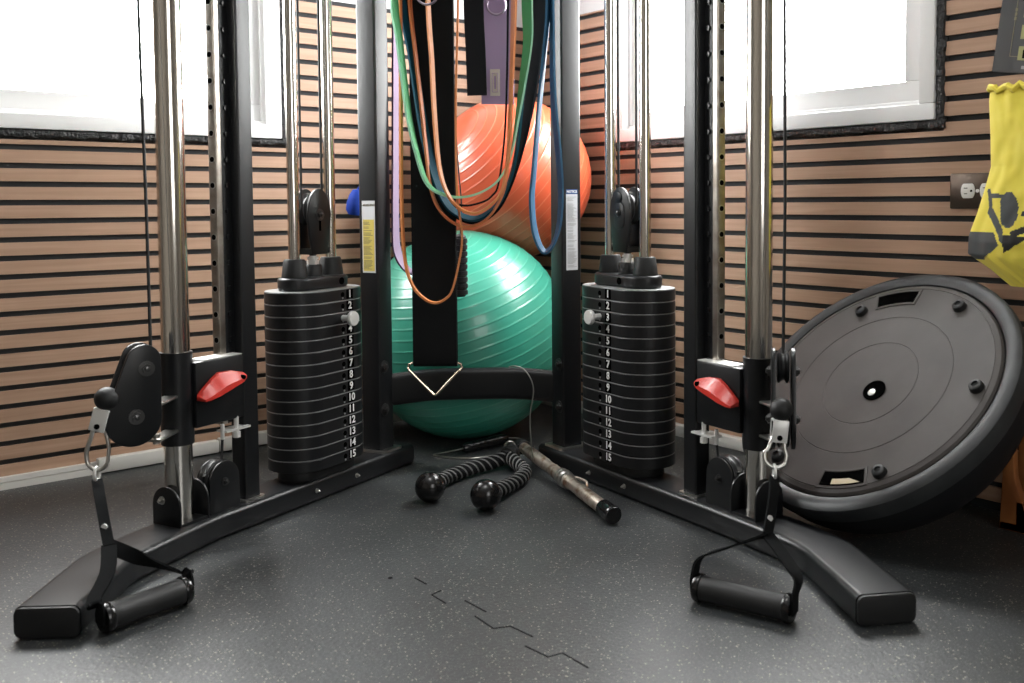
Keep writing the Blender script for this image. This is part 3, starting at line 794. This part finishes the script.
# disc angles of the five studs and the two hand slots (degrees from uphill, seen from the front)
for a, r in ((-60, .205), (16, .210), (-14, .215), (62, .218), (128, .212), (188, .205)) if False else ():
    pass
def disc_pt(px_a, px_r): return BF(px_r*math.sin(px_a), px_r*math.cos(px_a), 0)
STUDS = []
SLOTS = []
STUD_AB = [(-.1240, .1605), (.0870, .1985), (.2140, .0300), (.1350, -.1735), (-.0900, -.2000)]
SLOT_AB = [(-.0605, .2045), (.0720, -.2050)]
for a, b in STUD_AB:
    s_ = MB(); s_.lathe([(.0001, .004), (.0125, .004), (.0130, .008), (.0115, .0155), (.0095, .017), (.0060, .0172), (.0055, .0140), (.0001, .0138)], BF(a, b, 0), bn, 20)
    s_.build('stud_foot', 'black_rubber', bt)
for a, b in SLOT_AB:
    r = math.hypot(a, b); a0 = math.atan2(a, b); L = .082; hw = .0135; rs = []
    for rr, hh, key in ((0, 0, 0),):
        pass
    def arc(rad, k0, k1, n=10): return [BF(rad*math.sin(a0+(k0+(k1-k0)*i/n)), rad*math.cos(a0+(k0+(k1-k0)*i/n)), 0) for i in range(n+1)]
    ha = L/2/r
    def slot_ring(grow, h):
        g = grow/r
        return [p+bn*h for p in arc(r+hw+grow, -ha-g, ha+g)+arc(r-hw-grow, ha+g, -ha-g)]
    m = MB(); m.rings([slot_ring(.006, .0050), slot_ring(.006, .0078), slot_ring(.002, .0082), slot_ring(0, .0066)]); so = m.build('hand_slot', 'disc', bt)
    m = MB(); m.rings([slot_ring(0, .0060), slot_ring(0, .0084)]); m.build('slot_opening', 'dark', so)
    if b < 0:
        m = MB(); pr = arc(r+hw*.86, -ha*.85, ha*.45, 6)+arc(r+hw*.05, ha*.45, -ha*.35, 6); m.rings([[p+bn*.0084 for p in pr], [p+bn*.0089 for p in pr]]); m.build('slot_insert', 'cream', so)

# ------------------------------------------------------------------ triceps rope
tr = thing('triceps_rope', (-.62, -.66, 0), 'black twisted triceps rope with two ball ends on the floor', 'cable rope')
BALLS = [V((-.795, -.700, .0315)), V((-.743, -.822, .0315))]
ROPES = [[BALLS[0], (-.760, -.663, .024), (-.700, -.622, .0185), (-.628, -.600, .0185), (-.565, -.596, .020), (-.520, -.592, .026)],
         [BALLS[1], (-.705, -.794, .024), (-.648, -.765, .0185), (-.595, -.738, .0185), (-.548, -.695, .0185), (-.532, -.645, .022), (-.518, -.600, .026)]]
for bq, rp in zip(BALLS, ROPES):
    path = smooth_path(rp, 14); n = len(path); Ls = [0]
    for i in range(1, n): Ls.append(Ls[-1]+(path[i]-path[i-1]).length)
    ro = MB()
    for k in range(4):
        thin = k == 3
        rad, rr = (.0125, .0022) if thin else (.0075, .0085)
        pts = []; T = [(path[min(i+1, n-1)]-path[max(i-1, 0)]).normalized() for i in range(n)]
        u = UP.copy()
        for i in range(n):
            for f in (0, .5):
                if i == n-1 and f: break
                p = path[i].lerp(path[min(i+1, n-1)], f); l = Ls[i]+(Ls[min(i+1, n-1)]-Ls[i])*f
                t_ = T[i]; uu_ = (UP-t_*t_.dot(UP)).normalized(); w_ = t_.cross(uu_)
                a = l/.056*2*PI+k*2*PI/3+(.9 if thin else 0)
                pts.append(p+uu_*math.cos(a)*rad+w_*math.sin(a)*rad)
        if thin:
            for j in range(3):
                q2 = []
                for i2, q in enumerate(pts):
                    i_ = i2/2; l = Ls[min(int(i_), n-1)]+(Ls[min(int(i_)+1, n-1)]-Ls[min(int(i_), n-1)])*(i_-int(i_))
                    c_ = path[min(int(i_), n-1)].lerp(path[min(int(i_)+1, n-1)], i_-int(i_)); t_ = T[min(int(i_), n-1)]; uu_ = (UP-t_*t_.dot(UP)).normalized(); w_ = t_.cross(uu_)
                    a = l/.056*2*PI+j*2*PI/3+.9
                    q2.append(c_+uu_*math.cos(a)*.0138+w_*math.sin(a)*.0138)
                ro.tube(q2, .0017, 6, mi=1)
        else: ro.tube(pts, rr, 10)
    ro.build('rope', ['webbing', 'rope_line'], tr)
    e = MB(); e.sphere(bq, .0310, 32); dv = (path[8]-bq).normalized(); e.cyl(bq+dv*.024, bq+dv*.040, .0165, .0150, 20); e.build('ball_end', 'gloss_black', tr)
kn = MB(); kn.sphere((-.510, -.592, .028), .024, 20, sz=.022); kn.cyl((-.525, -.600, .028), (-.496, -.582, .030), .019, seg=18); kn.build('sleeve', 'black_rubber', tr)
rg = [V((-.494, -.570, .036))+UP*.016*math.cos(2*PI*k/20)+RH*.012*math.sin(2*PI*k/20) for k in range(20)]
MB().tube(rg, .0032, 8, closed=True).build('eye_ring', 'steel', tr)

# ------------------------------------------------------------------ worn bar attachment
b0, b1 = V((-.4530, -.560, .0330)), V((-.6150, -1.058, .0185)); bd = (b1-b0).normalized()
bar = thing('bar_attachment', ((b0.x+b1.x)/2, (b0.y+b1.y)/2, 0), 'short worn steel bar with black end caps on the floor by the right base rail', 'bar attachment')
Lb = (b1-b0).length
pr = [(.0001, 0), (.0115, 0), (.0125, .003), (.0125, .05)]
i = .05
while i < Lb-.10:
    pr += [(.0125, i), (.0139, i+.012), (.0139, i+.11), (.0125, i+.122)]; i += .15
pr = [q for q in pr if q[1] < Lb-.05]+[(.0125, Lb-.045), (.0125, Lb-.02), (.0001, Lb-.02)]
MB().lathe(pr, b0, bd, 24).build('shaft', 'old_steel', bar)
MB().lathe([(.0001, -.0005), (.0150, -.0005), (.0168, .003), (.0168, .040), (.0172, .048), (.0155, .051), (.0001, .051)], b1-bd*.051, bd, 28).build('end_cap', 'gloss_black', bar)
MB().lathe([(.0001, 0), (.015, 0), (.0165, .003), (.0165, .022), (.0135, .024), (.0001, .024)], b0-bd*.006, bd, 24).build('end_cap', 'black_rubber', bar)
cc = b0+bd*Lb*.525
m = MB(); m.lathe([(.0125, -.022), (.0175, -.020), (.0175, -.012), (.0150, -.010), (.0150, -.004), (.0190, -.003), (.0190, .006), (.0150, .008), (.0150, .013), (.0175, .014), (.0175, .021), (.0125, .022)], cc, bd, 28); m.build('swivel_collar', 'steel', bar)
hk = smooth_path([cc+RH*.016+V((0, 0, .004)), cc+RH*.030+V((0, 0, .000)), cc+RH*.045-FH*.01+V((0, 0, -.004)), cc+RH*.047-FH*.02+V((0, 0, -.012)), cc+RH*.038-FH*.022+V((0, 0, -.013))], 6)
MB().tube(hk, .0032, 10).build('swivel_hook', 'old_steel', bar)

# ------------------------------------------------------------------ jump rope behind the rails
jr = thing('jump_rope', (-.46, -.42, 0), 'black speed jump rope with ribbed handle on the floor in front of the green ball', 'jump rope')
h0, h1 = V((-.527, -.425, .014)), V((-.385, -.415, .016)); hd_ = (h1-h0).normalized(); Lh = (h1-h0).length
prf = [(.0001, 0), (.008, 0), (.010, .004)]
k = .006
while k < Lh-.02: prf += [(.0125, k+.002), (.0128, k+.014), (.0105, k+.0155), (.0105, k+.0185)]; k += .0205
prf += [(.008, Lh-.004), (.004, Lh), (.0001, Lh)]
MB().lathe(prf, h0, hd_, 20).build('handle', 'gloss_black', jr)
wire = smooth_path([h0, (-.560, -.400, .006), (-.590, -.390, .003), (-.580, -.430, .003), (-.535, -.480, .003), (-.440, -.505, .003), (-.385, -.490, .003), (-.345, -.455, .003), (-.350, -.420, .003)], 8)
MB().tube(wire, .0017, 6).build('wire', 'steel', jr)
w2 = smooth_path([h1, (-.360, -.440, .012), (-.405, -.540, .006), (-.490, -.655, .020), (-.508, -.668, .075), (-.505, -.662, .13), (-.492, -.658, .19), (-.500, -.640, .228), (-.508, -.610, .236), (-.512, -.594, .233)], 8)
MB().tube(w2, .0015, 6).build('wire', 'steel', jr)

# ------------------------------------------------------------------ bands and straps hanging from the accessory rail
TOPB = 1.311
def band(name, pts, w, th, alpha, mats, label, group, edge=False, top=TOPB, cat='resistance band'):
    """closed loop; alpha: turn of the flat side towards the front, one value per lower point"""
    P = [V(p) for p in pts]
    a, b = P[0].copy(), P[-1].copy(); a.z = top-.02; b.z = top-.02
    a2 = a.lerp(b, .12); b2 = b.lerp(a, .12); a2.z = b2.z = top
    full = [a]+P+[b, b2, a2]; al = [alpha[0]]+list(alpha)+[alpha[-1]]*2+[alpha[0]]
    N = 7; sp = smooth_path(full, N, True); n = len(sp); wd = []
    for i in range(n):
        d = (sp[(i+1) % n]-sp[i-1]).normalized(); inpl = d.cross(FH).normalized()
        k = i/N; i0 = int(k) % len(al); i1 = (i0+1) % len(al); aa = al[i0]*(1-(k % 1))+al[i1]*(k % 1)
        wd.append(FH*math.cos(aa)+inpl*math.sin(aa))
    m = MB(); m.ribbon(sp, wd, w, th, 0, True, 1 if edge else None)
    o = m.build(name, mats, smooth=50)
    return tag(o, label, cat, group)
GB = 'resistance bands hung on the machine'
def lin(n, *kv):
    """piecewise-linear alpha over n points"""
    o = []
    for i in range(n):
        u = i/(n-1)*(len(kv)-1); j = min(int(u), len(kv)-2); o.append(kv[j]+(kv[j+1]-kv[j])*(u-j))
    return o
mint = [(-.758,-.524,1.046),(-.753,-.534,.960),(-.745,-.552,.810),(-.735,-.567,.724),(-.720,-.585,.653),(-.692,-.611,.627),(-.659,-.639,.623),(-.626,-.667,.637),(-.601,-.687,.663),(-.581,-.700,.712),(-.568,-.706,.787),(-.555,-.711,.873),(-.544,-.715,.958),(-.542,-.711,1.044)]
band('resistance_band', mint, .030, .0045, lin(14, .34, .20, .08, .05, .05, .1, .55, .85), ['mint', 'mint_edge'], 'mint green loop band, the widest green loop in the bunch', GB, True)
teal = [(-.722,-.501,1.054),(-.712,-.519,.934),(-.701,-.538,.792),(-.691,-.553,.704),(-.675,-.573,.627),(-.655,-.593,.590),(-.622,-.622,.575),(-.588,-.650,.601),(-.564,-.666,.649),(-.547,-.676,.725),(-.534,-.680,.834),(-.521,-.685,.921),(-.515,-.688,1.05)]
band('resistance_band', teal, .030, .0045, lin(13, .40, .5, .35, .3, .2, .25, .2), ['teal', 'teal'], 'dark teal loop band just inside the mint green one', GB)
blk = [(-.695,-.485,1.060),(-.685,-.506,.883),(-.677,-.523,.750),(-.661,-.544,.639),(-.638,-.568,.588),(-.605,-.597,.568),(-.571,-.626,.589),(-.547,-.643,.638),(-.523,-.657,.726),(-.502,-.667,.837),(-.484,-.674,.970),(-.477,-.674,1.058)]
band('resistance_band', blk, .045, .005, lin(12, .25, .3, .2, .15, .1, .3, .6, .75), ['navyblack', 'navyblack'], 'wide black loop band behind the green bands', GB)
ori = [(-.714,-.589,1.041),(-.713,-.599,.914),(-.713,-.606,.808),(-.710,-.617,.691),(-.699,-.631,.631),(-.680,-.650,.599),(-.656,-.671,.588),(-.631,-.691,.605),(-.611,-.707,.637),(-.596,-.713,.722),(-.589,-.712,.828),(-.574,-.710,1.040)]
band('resistance_band', ori, .0125, .0045, lin(12, .5, .5, .3, .1, .1, .5, .5), ['orange', 'orange'], 'narrow orange loop band in front, hanging inside the mint green one', GB)
oro = [(-.670,-.466,1.066),(-.665,-.480,.931),(-.660,-.493,.819),(-.656,-.502,.729),(-.651,-.513,.639),(-.635,-.531,.588),(-.605,-.558,.560),(-.571,-.587,.567),(-.544,-.608,.605),(-.528,-.618,.661),(-.516,-.619,.795),(-.500,-.613,1.065)]
band('resistance_band', [(p[0]-.05, p[1]-.058, p[2]) for p in oro], .0125, .0045, lin(12, .3, .3, .2, .1, .2, .4, .4), ['dark_orange', 'dark_orange'], 'rusty orange loop band hanging lowest of the short bunch', GB)
lo_ = [(-.738,-.515,1.050),(-.741,-.520,.942),(-.749,-.528,.725),(-.753,-.535,.585),(-.752,-.543,.487),(-.742,-.555,.433),(-.724,-.573,.404),(-.706,-.589,.394),(-.690,-.603,.402),(-.677,-.612,.422),(-.663,-.619,.482),(-.656,-.621,.541),(-.661,-.611,.638),(-.655,-.602,.833),(-.643,-.597,1.049)]
band('resistance_band', lo_, .0100, .0045, lin(15, .3, .3, .15, .05, .1, .1, .05), ['orange', 'orange'], 'long narrow orange loop band reaching down in front of the green ball', GB)
pu = [(-.689,-.410,1.072),(-.702,-.423,.731),(-.708,-.429,.572),(-.708,-.434,.504),(-.697,-.446,.467),(-.680,-.461,.451),(-.655,-.483,.452),(-.632,-.502,.475),(-.625,-.510,.56),(-.622,-.512,.75),(-.618,-.510,1.072)]
band('resistance_band', pu, .026, .0045, lin(11, .25, .35, .5, .2, .1, .1, .2), ['purple', 'purple_edge'], 'lilac loop band hanging beside the left back upright', GB, True)
bl = [(-.508,-.740,1.044),(-.520,-.739,.915),(-.532,-.736,.808),(-.545,-.734,.680),(-.551,-.733,.615),(-.549,-.740,.547),(-.537,-.753,.506),(-.522,-.765,.517),(-.509,-.773,.561),(-.503,-.773,.636),(-.504,-.766,.722),(-.507,-.754,.851),(-.502,-.746,1.044)]
band('resistance_band', bl, .030, .0045, lin(13, .15, .18, .22, .3, .15, .3, .38, .25), ['blue', 'blue'], 'blue loop band hanging in front of the right back upright', GB)
thin = [(-.650,-.500,1.06),(-.648,-.503,.70),(-.640,-.510,.63),(-.601,-.540,.605),(-.569,-.566,.610),(-.548,-.582,.625),(-.534,-.592,.66),(-.520,-.600,.80),(-.512,-.602,1.06)]
band('resistance_band', thin, .008, .004, lin(9, .2, .1, .2), ['navyblack', 'navyblack'], 'thin black loop band lying in front of the orange ball', GB)

# wide black hanging strap with a triangular ring at the bottom
sx = V((-.660, -.5295, 0))-RH*.008
hs_ = thing('hanging_strap', (sx.x, sx.y, .18), 'wide black hanging strap with a triangular wire ring at its lower end', 'strap')
hp = [sx+UP*z+FH*o for z, o in ((1.31, .02), (1.20, .0), (.90, -.002), (.60, -.004), (.35, -.006), (.262, -.008), (.247, -.004), (.246, .006), (.262, .012), (.40, .012), (.80, .013), (1.20, .015), (1.31, .02))]
sp = smooth_path(hp, 5)
MB().ribbon(sp, [RH]*len(sp), .098, .0035).build('webbing', 'strap_black', hs_)
tri = []
cpt = sx+FH*-.004
T3 = [(-.058, .250), (.060, .248), (.000, .180)]
tpath = [cpt+RH*-.052+UP*.2515, cpt+RH*.052+UP*.2510, cpt+RH*.0585+UP*.2490, cpt+RH*.0600+UP*.2420, cpt+RH*.0560+UP*.2370, cpt+RH*.004+UP*.1830, cpt+RH*.000+UP*.1810, cpt+RH*-.004+UP*.1830, cpt+RH*-.0560+UP*.2370, cpt+RH*-.0600+UP*.2420, cpt+RH*-.0585+UP*.2490]
for i_ in range(4, 9):
    tpath[i_] = tpath[i_]-FH*.012
for i_ in (2, 3, 9, 10): tpath[i_] = tpath[i_]-FH*.005
MB().tube(tpath, .0030, 10, closed=True).build('triangle_ring', 'brass_wire', hs_)

# ribbed rubber grip on a thin cord, hanging behind the strap
gx = V((-.560, -.500, 0))-RH*.016
gr = thing('tube_handle', (gx.x, gx.y, .392), 'black ribbed rubber grip hanging on a thin cord beside the wide black strap', 'handle')
prf = [(.0001, 0), (.010, 0), (.0125, .004)]; z = .005
while z < .132: prf += [(.0165, z), (.0165, z+.010), (.0135, z+.0115), (.0135, z+.014)]; z += .0150
prf += [(.012, .142), (.004, .147), (.0001, .147)]
MB().lathe(prf, gx+UP*.392, UP, 24).build('grip', 'black_rubber', gr)
cord = smooth_path([gx+UP*.53, gx+RH*.004+UP*.60, gx+RH*-.003+UP*.70, gx+RH*-.008+UP*.80, gx+RH*-.012+UP*.95, gx+RH*-.012+UP*1.30], 6)
MB().tube(cord, .0018, 6).build('cord', 'black_rubber', gr)

# ankle straps
def ring_pts(c, r, n=28, tilt=0.): return [V(c)+RH*r*math.cos(2*PI*k/n)+UP*r*math.sin(2*PI*k/n)+FH*tilt*math.sin(2*PI*k/n) for k in range(n)]
def ankle(base, z0, z1, w, mname, label, ring=True, lean=0., patch=False):
    b = V(base)
    t = thing('ankle_strap', (b.x, b.y, z0), label, 'ankle strap', 'ankle straps hung on the machine')
    pts = smooth_path([b+UP*z0+RH*lean, b+UP*(z0+.10)+RH*(lean*.6), b+UP*(z0+.20)+RH*0+FH*.002, b+UP*z1], 6)
    MB().ribbon(pts, [RH]*len(pts), w, .007).build('padded_strap', mname, t)
    if ring:
        rc = b+UP*(z1-.235)-FH*.014+RH*-.004
        MB().tube(ring_pts(rc, .022), .0026, 10, closed=True).build('d_ring', 'ring', t)
        MB().box(rc+UP*.040, RH, UP, .042, .058, .012, az=-FH, bevel=.004).build('ring_tab', mname, t)
        MB().tube([rc+UP*.024+RH*-.018-FH*.006, rc+UP*.024+RH*.018-FH*.006], .004, 8).build('loop_keeper', mname, t)
    if patch:
        pc = b+UP*(z0+.050)-FH*.005+RH*(lean*.8-.006)
        po = MB().box(pc, RH, UP, .023, .062, .0012, az=-FH).build('label_patch', 'patch', t)
        m = MB(); rect = [(-.0065, -.022), (.0065, -.022), (.0065, .022), (-.0065, .022)]
        for i_ in range(4):
            p, q = rect[i_], rect[(i_+1) % 4]; m.tube([pc-FH*.0008+RH*p[0]+UP*p[1], pc-FH*.0008+RH*q[0]+UP*q[1]], .0008, 5)
        m.box(pc-FH*.0008, RH, UP, .004, .030, .0008, az=-FH); m.build('patch_border', 'lilac', po)
    return t
ankle((-.4710, -.5102, 0), .842, 1.305, .076, 'lilac', 'lilac ankle strap with a ring and pale patch, above the orange ball', True, -.004, True)
MB_b = ankle((-.5245, -.4860, 0), .861, 1.305, .046, 'strap_black', 'black ankle strap hanging left of the lilac one', False, .006)
a3 = ankle((-.716, -.600, 0), 1.045, 1.300, .060, 'lilac', 'lilac ankle strap in front of the wide black strap, only its ring end showing', True)
for ch in a3.children:
    if ch.name.startswith(('d_ring', 'ring_tab', 'loop_keeper')): ch.location.z += -.016

# blue handle hanging at the back of the left upright
bh = thing('tube_handle', (-.680, -.182, .570), 'blue foam handle half hidden behind the left back upright', 'handle')
MB().lathe([(.0001, 0), (.014, 0), (.021, .010), (.022, .026), (.018, .048), (.011, .062), (.0001, .064)], V((-.680, -.182, .582)), UP+RH*.15, 24).build('grip', 'bluefoam', bh)
MB().tube(smooth_path([(-.674, -.186, .640), (-.645, -.215, .72), (-.635, -.25, 1.05), (-.640, -.34, 1.29)], 6), .003, 8).build('cord', 'bluefoam', bh)

# ------------------------------------------------------------------ wall outlet
oc = thing('wall_outlet', (0, -1.450, .593), 'bronze wall plate with white double socket beside the yellow bag', 'outlet')
m = MB(); m.box((-.0025, -1.450, .628), (0, 1, 0), (0, 0, 1), .116, .070, .006, az=(-1, 0, 0), bevel=.0022); m.build('cover_plate', 'bronze', oc)
for yy in (-1.4305, -1.4695):
    m = MB(); oct_ = [(.0145*math.cos(a), max(-.0125, min(.0125, .0172*math.sin(a)))) for a in [2*PI*k/28 for k in range(28)]]
    m.prism(oct_, 0, .0022, lambda a, b, h: V((-.0055-h, yy+b*1.0, .628+a*1.05)) if False else V((-.0055-h, yy+a, .628+b*1.15)), bevel=.0006)
    so = m.build('socket', 'outlet_white', oc)
    m = MB()
    for z_, l_ in ((.0055, .0075), (-.0055, .0062)): m.box((-.0079, yy+.004, .628+z_), (0, 1, 0), (0, 0, 1), l_, .0016, .0008, az=(-1, 0, 0))
    m.cyl((-.0075, yy-.0075, .628), (-.0083, yy-.0075, .628), .0024, seg=12); m.build('socket_slots', 'dark', so)
MB().cyl((-.005, -1.450, .628), (-.0075, -1.450, .628), .0035, seg=14).build('cover_screw', 'outlet_white', oc)

# ------------------------------------------------------------------ exercise poster on the right wall
ang = math.radians(8)
PX = lambda a, b, h: V((-.002-h, -1.474-a*math.cos(ang)*1.0+b*math.sin(ang)*-1, .857+b*math.cos(ang)-a*math.sin(ang)*1.15))
po = thing('wall_poster', PX(.2, 0, 0), 'charcoal poster with a column of small pictures on the right wall', 'poster')
MB().prism([(0, 0), (.42, 0), (.42, .58), (0, .58)], -.002, .002, PX).build('sheet', 'poster', po, smooth=0)
m = MB()
for (a0_, b0_, a1_, b1_) in ((.030, .030, .0312, .50), (.030, .030, .046, .0312)): m.prism([(a0_, b0_), (a1_, b0_), (a1_, b1_), (a0_, b1_)], .0019, .0024, PX)
for k in range(3): m.prism([(.0285, .098+k*.008), (.033, .098+k*.008), (.033, .104+k*.008), (.0285, .104+k*.008)], .0020, .0025, PX)
m.build('border_line', 'poster_line', po, smooth=0)
for k in range(9):
    b0_ = .024+k*.0395
    for a0_ in (.046, .150):
        m = MB(); m.prism([(a0_, b0_), (a0_+.085, b0_), (a0_+.085, b0_+.026), (a0_, b0_+.026)], .0019, .0024, PX, 0)
        m.prism([(a0_+.009, b0_+.004), (a0_+.06, b0_+.004), (a0_+.06, b0_+.020), (a0_+.009, b0_+.020)], .0024, .0027, PX, 1)
        m.prism([(a0_+.009, b0_+.004), (a0_+.016, b0_+.004), (a0_+.015, b0_+.020), (a0_+.009, b0_+.020)], .0027, .0029, PX, 2)
        m.build('picture', ['poster_pic_b', 'poster_pic', 'dark'], po, smooth=0)
m = MB()
for k in range(5): m.prism([(.056+k*.014, .008), (.066+k*.014, .008), (.066+k*.014, .014), (.056+k*.014, .014)], .0019, .0023, PX)
m.build('caption_bars', 'grey_print', po, smooth=0)

# ------------------------------------------------------------------ yellow drawstring bag
def bag_mat():
    m = bpy.data.materials.new('yellow_bag_cloth'); m.use_nodes = True
    nt = m.node_tree; b = nt.nodes['Principled BSDF']
    b.inputs['Base Color'].default_value = (.80, .67, .075, 1); b.inputs['Roughness'].default_value = .75
    b.inputs['Sheen Weight'].default_value = .2
    return m
M['bag_yellow'] = bag_mat()
M['bag_grey'] = mat('bag_print_grey', (.060, .068, .072), .7)
M['bag_black'] = mat('bag_print_black', (.012, .013, .014), .7)
bg = thing('drawstring_bag', (-.06, -1.58, .44), 'yellow drawstring bag with dark grey print hanging on the right wall', 'bag')
def bag_pt(u, v, side):
    """u 0..1 across (towards the camera side), v 0..1 bottom to top"""
    u = u**1.7
    z = .450+.370*v
    yl = [(0, -1.545), (.08, -1.506), (.155, -1.461), (.25, -1.463), (.36, -1.478), (.48, -1.492), (.60, -1.504), (.75, -1.502), (.93, -1.498), (1.0, -1.500)]
    for i in range(len(yl)-1):
        if yl[i][0] <= v <= yl[i+1][0]:
            k = (v-yl[i][0])/(yl[i+1][0]-yl[i][0]); y0 = yl[i][1]+(yl[i+1][1]-yl[i][1])*k; break
    y1 = -1.78-.02*math.sin(v*3)
    if v < .15: y1 = -1.74-.04*v/.15
    y = y0+(y1-y0)*u
    thick = .050*(math.sin(PI*min(1, max(0, u)))**.55)*(1-.55*v**2.2)*(.35+.65*min(1, v/.22))
    fold = .007*noise.noise(V((u*7, v*5, 2.)))+.004*noise.noise(V((u*17, v*12, 5.)))+(.006*math.sin(u*46)*max(0, (v-.86)/.14))
    fold *= math.sin(PI*u)**.5
    x = -.060-side*(thick)-fold if side > 0 else -.060+thick*.55
    if v > .97: z += .004*math.sin(u*60)
    return V((x, y, z))
t = bmesh.new(); NU, NV = 120, 170
def in_ell(y, z, cy, cz, ry, rz): return ((y-cy)/ry)**2+((z-cz)/rz)**2 < 1
def dist_seg(y, z, a, b):
    ax, ay = b[0]-a[0], b[1]-a[1]; k = max(0, min(1, ((y-a[0])*ax+(z-a[1])*ay)/(ax*ax+ay*ay))); return math.hypot(y-a[0]-ax*k, z-a[1]-ay*k)
def bag_col(p):
    y, z = p.y, p.z
    # solid print band low on the bag with a slanting lower edge
    low = .497+max(0, -1.500-y)*.75
    if y > -1.548:
        if low < z < .5500 and dist_seg(y, z, (-1.530, .552), (-1.552, .510)) > .0035: return 1
    elif z > .512+min(.03, (-1.548-y)*.6) and z < .546-(-1.548-y)*.05 and y > -1.68: return 2
    if in_ell(y, z, -1.556, .592, .0200, .0330) and y < -1.540-(.592-z)*.09: return 1
    for a, b, w in (((-1.509, .627), (-1.515, .609), .0042), ((-1.512, .618), (-1.544, .617), .0036), ((-1.515, .609), (-1.517, .590), .0040), ((-1.517, .588), (-1.530, .572), .0075), ((-1.530, .572), (-1.541, .551), .0068), ((-1.541, .551), (-1.546, .536), .0050)):
        if dist_seg(y, z, a, b) < w: return 1
    if y < -1.582 and .580 < z < .590: return 2
    if dist_seg(y, z, (-1.568, .548), (-1.62, .568)) < .006: return 2
    return 0
for side in (1, -1):
    g = [[t.verts.new(bag_pt(i/NU, j/NV, side)) for i in range(NU+1)] for j in range(NV+1)]
    for j in range(NV):
        for i in range(NU):
            f = t.faces.new((g[j][i], g[j][i+1], g[j+1][i+1], g[j+1][i]))
            f.material_index = bag_col(f.calc_center_median()) if side > 0 else 0
bmesh.ops.remove_doubles(t, verts=t.verts, dist=.0004); bmesh.ops.recalc_face_normals(t, faces=t.faces)
m = MB(); m._merge(t); m.build('cloth_body', ['bag_yellow', 'bag_grey', 'bag_black'], bg, smooth=180)
m = MB()
rim = [bag_pt((i/24), 1, 1)+V((-.002, 0, -.004+.0015*(-1)**i)) for i in range(25)]
m.tube(rim, .0065, 8); m.build('gathered_hem', 'bag_yellow', bg)
MB().tube(smooth_path([bag_pt(.35, 1, 1)+V((.01, 0, -.008)), V((-.040, -1.615, .818)), V((-.030, -1.615, .800))], 6), .003, 8).build('drawstring', 'bag_black', bg)
hk = thing('wall_hook', (0, -1.615, .775), 'small black wall hook behind the top of the yellow bag', 'hook')
MB().box((-.003, -1.615, .795), (0, 1, 0), (0, 0, 1), .02, .04, .006, az=(-1, 0, 0), bevel=.002).build('hook_plate', 'black_paint', hk)
MB().tube(smooth_path([(-.004, -1.615, .795), (-.026, -1.615, .788), (-.033, -1.615, .803)], 5), .003, 8).build('hook_arm', 'black_paint', hk)

# ------------------------------------------------------------------ orange-brown wooden stand in the dark corner behind the disc
ws = thing('wooden_stand', (-.06, -1.70, 0), 'orange brown wooden stand with cut-out side in the shade behind the balance trainer', 'stand')
def stand_side(x):
    m = MB()
    WF = lambda a, b, h: V((x+h, -1.548-a, b+.0015))
    outer = [(0, 0), (.30, 0), (.29, .24), (.008, .24)]
    m.prism([(0, 0), (.055, 0), (.044, .05), (.026, .10), (.018, .24), (.008, .24), (.004, .10)], -.009, .009, WF, bevel=.001)
    m.prism([(.0, 0), (.30, 0), (.30, .022), (.0, .014)], -.009, .009, WF, bevel=.001)
    m.prism([(.030, .012), (.075, .015), (.30, .10), (.30, .13), (.06, .060), (.030, .055)], -.009, .009, WF, bevel=.001)
    m.prism([(.008, .22), (.30, .22), (.30, .245), (.008, .245)], -.009, .009, WF, bevel=.001)
    return m.build('side_panel', 'wood_stand', ws)
stand_side(-.085); stand_side(-.025)
MB().abox((-.100, -1.86, .2465), (-.012, -1.60, .262), bevel=.003).build('top_board', 'wood_stand', ws)

# ------------------------------------------------------------------ light
w = bpy.data.worlds.new('sky'); scn.world = w; w.use_nodes = True
bgn = w.node_tree.nodes['Background']; bgn.inputs[0].default_value = (1, .985, .97, 1); bgn.inputs[1].default_value = 46.0
def area(name, loc, direction, sx, sy, power, portal=False, col=(1, 1, 1)):
    l = bpy.data.lights.new(name, 'AREA'); l.shape = 'RECTANGLE'; l.size = sx; l.size_y = sy; l.energy = power; l.color = col
    o = bpy.data.objects.new(name, l); COL.objects.link(o); o.location = loc
    o.rotation_euler = V(direction).to_track_quat('-Z', 'Y').to_euler()
    if portal: l.cycles.is_portal = True
    return o
area('portal_left', (-1.25, .12, 1.19), (0, -1, 0), .95, .85, 1, True)
area('portal_right', (.12, -.885, 1.19), (-1, 0, 0), .95, .85, 1, True)
# ceiling panels
M['panel'] = emit_mat('light_panel', 10.)
for k, (x, y) in enumerate(((-1.15, -1.25),)):
    t = thing('ceiling_light', (x, y, 2.36), 'square white ceiling light panel over the cable machine' if k == 0 else 'square white ceiling light panel behind the camera', 'ceiling light')
    m = MB(); rect_frame(m, lambda a, dd, z: V((a, z, 2.385-dd)), x-.32, x+.32, y-.32, y+.32, .03, -.015, .02); m.build('light_frame', 'white_frame', t)
    MB().abox((x-.29, y-.29, 2.375), (x+.29, y+.29, 2.385)).build('diffuser', 'panel', t, smooth=0)

vs = scn.view_settings
scn.display_settings.display_device = 'sRGB'
vs.view_transform = 'Standard'; vs.look = 'None'; vs.gamma = 1.; vs.exposure = 0.; vs.use_curve_mapping = False
scn.cycles.use_denoising = True
scn.cycles.sample_clamp_indirect = 6.
scn.cycles.max_bounces = 8
